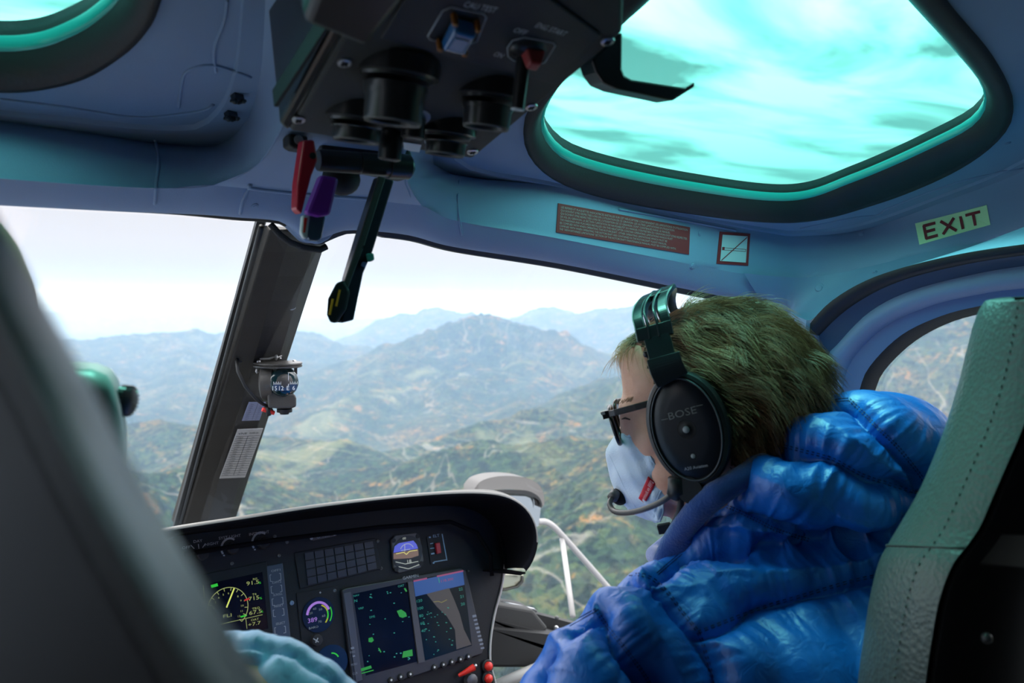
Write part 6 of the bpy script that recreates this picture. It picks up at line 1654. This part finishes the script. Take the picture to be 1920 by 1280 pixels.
# yoke, slider and band
def strip(path, wid, th, name, m, parent=hs, n=20, bw=.001):
    """path: (centre point, width direction, normal)"""
    lo = []
    for p, w, nn in path: lo.append([p - w * wid + nn * th, p + w * wid + nn * th, p + w * wid - nn * th, p - w * wid - nn * th])
    o = MB().loops(lo).build(name, m, parent, smooth=False); return bevel(o, bw, 2)
def bandpath(pts, n):
    C_ = catmull([p for p in pts], 6); out = []
    for i, p in enumerate(C_):
        tng = (C_[min(i + 1, len(C_) - 1)] - C_[max(i - 1, 0)]).normalized(); w = (hf * .97 + hu * -.12); w = (w - tng * w.dot(tng)).normalized(); nn = tng.cross(w).normalized()
        out.append((p, w, nn))
    return out
yk = [H(1262, 712, .110), H(1250, 690, .112), H(1244, 668, .108)]
strip(bandpath(yk, 6), .017, .004, 'yoke', HG)
sl = [H(1246, 690, .109), H(1238, 655, .104), H(1231, 630, .100)]
strip(bandpath(sl, 6), .0135, .0025, 'slider', mat('slider_teal_black', (.012, .03, .032), .3))
bp_ = [(1230, 634, .100), (1224, 605, .094), (1219, 585, .082), (1222, 566, .060), (1232, 551, .030), (1238, 547, 0)]
half = [H(*b) for b in bp_]; full = half + [mirror(p) for p in reversed(half[:-1])]
bpth = bandpath(full, 6)
for off, wd, nm in ((-.0135, .0052, 'band_rail'), (.0135, .0052, 'band_rail'), (-.0045, .0014, 'band_rib'), (.0055, .0014, 'band_rib')):
    strip([(p + w * off, w, nn) for p, w, nn in bpth], wd, .0026 if nm == 'band_rail' else .004, nm, HG)
nb = len(bpth)
for i0, i1 in ((0, 5), (nb - 6, nb - 1), (nb // 2 - 9, nb // 2 + 9)):
    strip(bpth[i0:i1 + 1], .0185, .0030, 'band_bridge', HG)
strip([(p + w * .019, w, nn) for p, w, nn in bpth], .0006, .0028, 'band_edge', mat('edge_white', (.45, .44, .44), .4))
MB().sph(H(1212, 664, .098), .0035, 14).build('band_stop', HB, hs, smooth=True)
lp = catmull([H(1250, 660, .104), H(1262, 662, .104), H(1276, 676, .100), H(1277, 690, .098), H(1262, 700, .104)], 6)
MB().tube(lp, .0009, 8).build('cable_loop', HG, hs, smooth=True)
# opposite slider
strip([(mirror(p), w, nn) for p, w, nn in bandpath(sl + [H(1262, 712, .110)], 6)], .0135, .0025, 'slider', HG)
# boom, microphone and cable
bj = H(1272, 912, .098)
MB().loops([oval(-.010, .014, .016, .012, -.060), oval(.004, .013, .014, .012, -.061)]).build('boom_mount', HB, hs, smooth=True, auto=40)
MB().tube([H(1268, 895, .100), H(1270, 918, .098), H(1262, 930, .096)], [.0085, .010, .0075], 14).build('boom_joint', HB, hs, smooth=True)
boom = catmull([H(1270, 918, .098), H(1240, 940, .092), H(1205, 955, .076), H(1175, 961, .055), H(1152, 958, .036), H(1143, 944, .024), H(1150, 930, .016)], 8)
MB().tube(boom, .0032, 12).build('boom', mat('boom_grey', (.07, .062, .058), .35), hs, smooth=True)
MB().tube([H(1148, 934, .018), H(1154, 924, .010)], .0062, 14).build('microphone_mount', mat('mic_mount', (.09, .085, .082), .4), hs, smooth=True)
MB().sph(H(1162, 930, .004), (.0100, .0100, .0105), 20, HA).build('microphone', mat('mic_foam', (.010, .009, .009), .95, bump=1, bscale=500), hs, smooth=True)
MB().tube(catmull([H(1276, 905, .096), H(1276, 950, .094), H(1265, 980, .088), H(1250, 1010, .08), H(1238, 1040, .07), H(1230, 1075, .05)], 6), .0036, 10).build('cable', BLACKR, hs, smooth=True)
bevel(MB().box(H(1246, 990, .074), hf * .007, hl * .004, hu * .005).build('cable_clip', BLACKP, hs), .001, 2)

# ------------------------------------------------------------------ second occupant, mostly hidden by the near seat
p2 = thing('person', 'person in a pale blue quilted jacket, only the shoulder showing by the blurred seat', 'person', (.02, .62, EZ - 1.1))
Q = []; q2 = .62
shR = P(540, 1300, q2); hd2 = Vector((-.045, .60, EZ - .03))
nk2 = Vector((-.045, .60, EZ - .18)); 
Q.append((hd2, (.072, .095, .105), None)); chain(Q, [(nk2 + Vector((0, 0, .08)), .052), (nk2, .055), (nk2 + Vector((0, -.01, -.10)), .09)])
chain(Q, [(nk2 + Vector((0, 0, -.10)), .075), (shR + Vector((-.02, 0, -.03)), .055)])
shL = Vector((2 * nk2.x - shR.x, shR.y, shR.z)); chain(Q, [(nk2 + Vector((0, 0, -.10)), .075), (shL + Vector((.02, 0, -.03)), .055)])
chain(Q, [(nk2 + Vector((0, 0, -.12)), .10), (Vector((-.04, .57, EZ - .60)), .13), (Vector((-.04, .55, EZ - .68)), .14)])
e2 = Vector((.16, .72, EZ - .58)); w2 = Vector((.10, .95, EZ - .56)); e3 = Vector((-.27, .70, EZ - .58)); w3 = Vector((-.16, .95, EZ - .56))
chain(Q, [(shR + Vector((-.02, 0, -.04)), .048), (e2, .040), (w2, .028)]); chain(Q, [(shL + Vector((.02, 0, -.04)), .048), (e3, .040), (w3, .028)])
for wr, sd in ((w2, -1), (w3, 1)):
    pd = Vector((.1 * sd, .9, -.2)).normalized(); pc = wr + pd * .05; sdv = pd.cross(Vector((0, 0, 1))).normalized(); chain(Q, [(wr, .026), (pc, .03)])
    for j, L_ in enumerate((.072, .080, .075, .058)):
        a = pc + sdv * ((j - 1.5) * .019) + pd * .02; chain(Q, [(a, .0105), (a + pd * L_ * .5 + Vector((0, 0, -.008)), .0095), (a + pd * L_ * .85 + Vector((0, 0, -.03)), .0085)])
    a = pc + sdv * .028 * sd - pd * .02; chain(Q, [(a, .013), (a + sdv * .022 * sd + pd * .03, .011), (a + sdv * .026 * sd + pd * .055, .0095)])
for sx in (-1, 1):
    hp = Vector((-.04 + sx * .09, .55, EZ - .70)); kn_ = Vector((-.04 + sx * .13, 1.0, EZ - .74)); an = Vector((-.04 + sx * .12, 1.12, EZ - 1.04)); chain(Q, [(hp, .09), (kn_, .062), (an, .045), (an + Vector((0, .14, -.045)), .036)])
trousers(p2, -.04, .55, -.74)
V2, F2_ = remesh_spheres(Q, .007, 4); build('body', V2, F2_, SKIN, p2, smooth=True)
Q = []
for a in [(455, 1262, 80, q2), (520, 1290, 90, q2), (570, 1315, 88, q2), (610, 1360, 92, q2), (400, 1270, 85, q2), (300, 1290, 100, q2), (150, 1310, 110, q2), (560, 1420, 120, q2)]: Q.append(pxs(*a))
chain(Q, [(shR + Vector((-.0, 0, -.05)), .06), (e2, .058), (w2 - Vector((0, .05, 0)), .04)])
chain(Q, [(shL + Vector((.02, 0, -.04)), .07), (e3, .058), (w3 - Vector((0, .05, 0)), .04)])
chain(Q, [(nk2 + Vector((0, 0, -.16)), .13), (Vector((-.04, .57, EZ - .6)), .15), (Vector((-.04, .56, EZ - .66)), .15)])
V3_, F3 = remesh_spheres(Q, .0065, 6); V3_, F3 = subdivide(V3_, F3)
V3_ = quilt(V3_, F3, [[(405, 1196), (470, 1204), (510, 1212), (560, 1222)], [(560, 1222), (585, 1240), (620, 1262), (650, 1290)], [(510, 1212), (480, 1240), (430, 1262)]], .006, .012, .003, (), 8, .4)
build('jacket', V3_, F3, PALE, p2, smooth=True, label='pale blue quilted jacket')
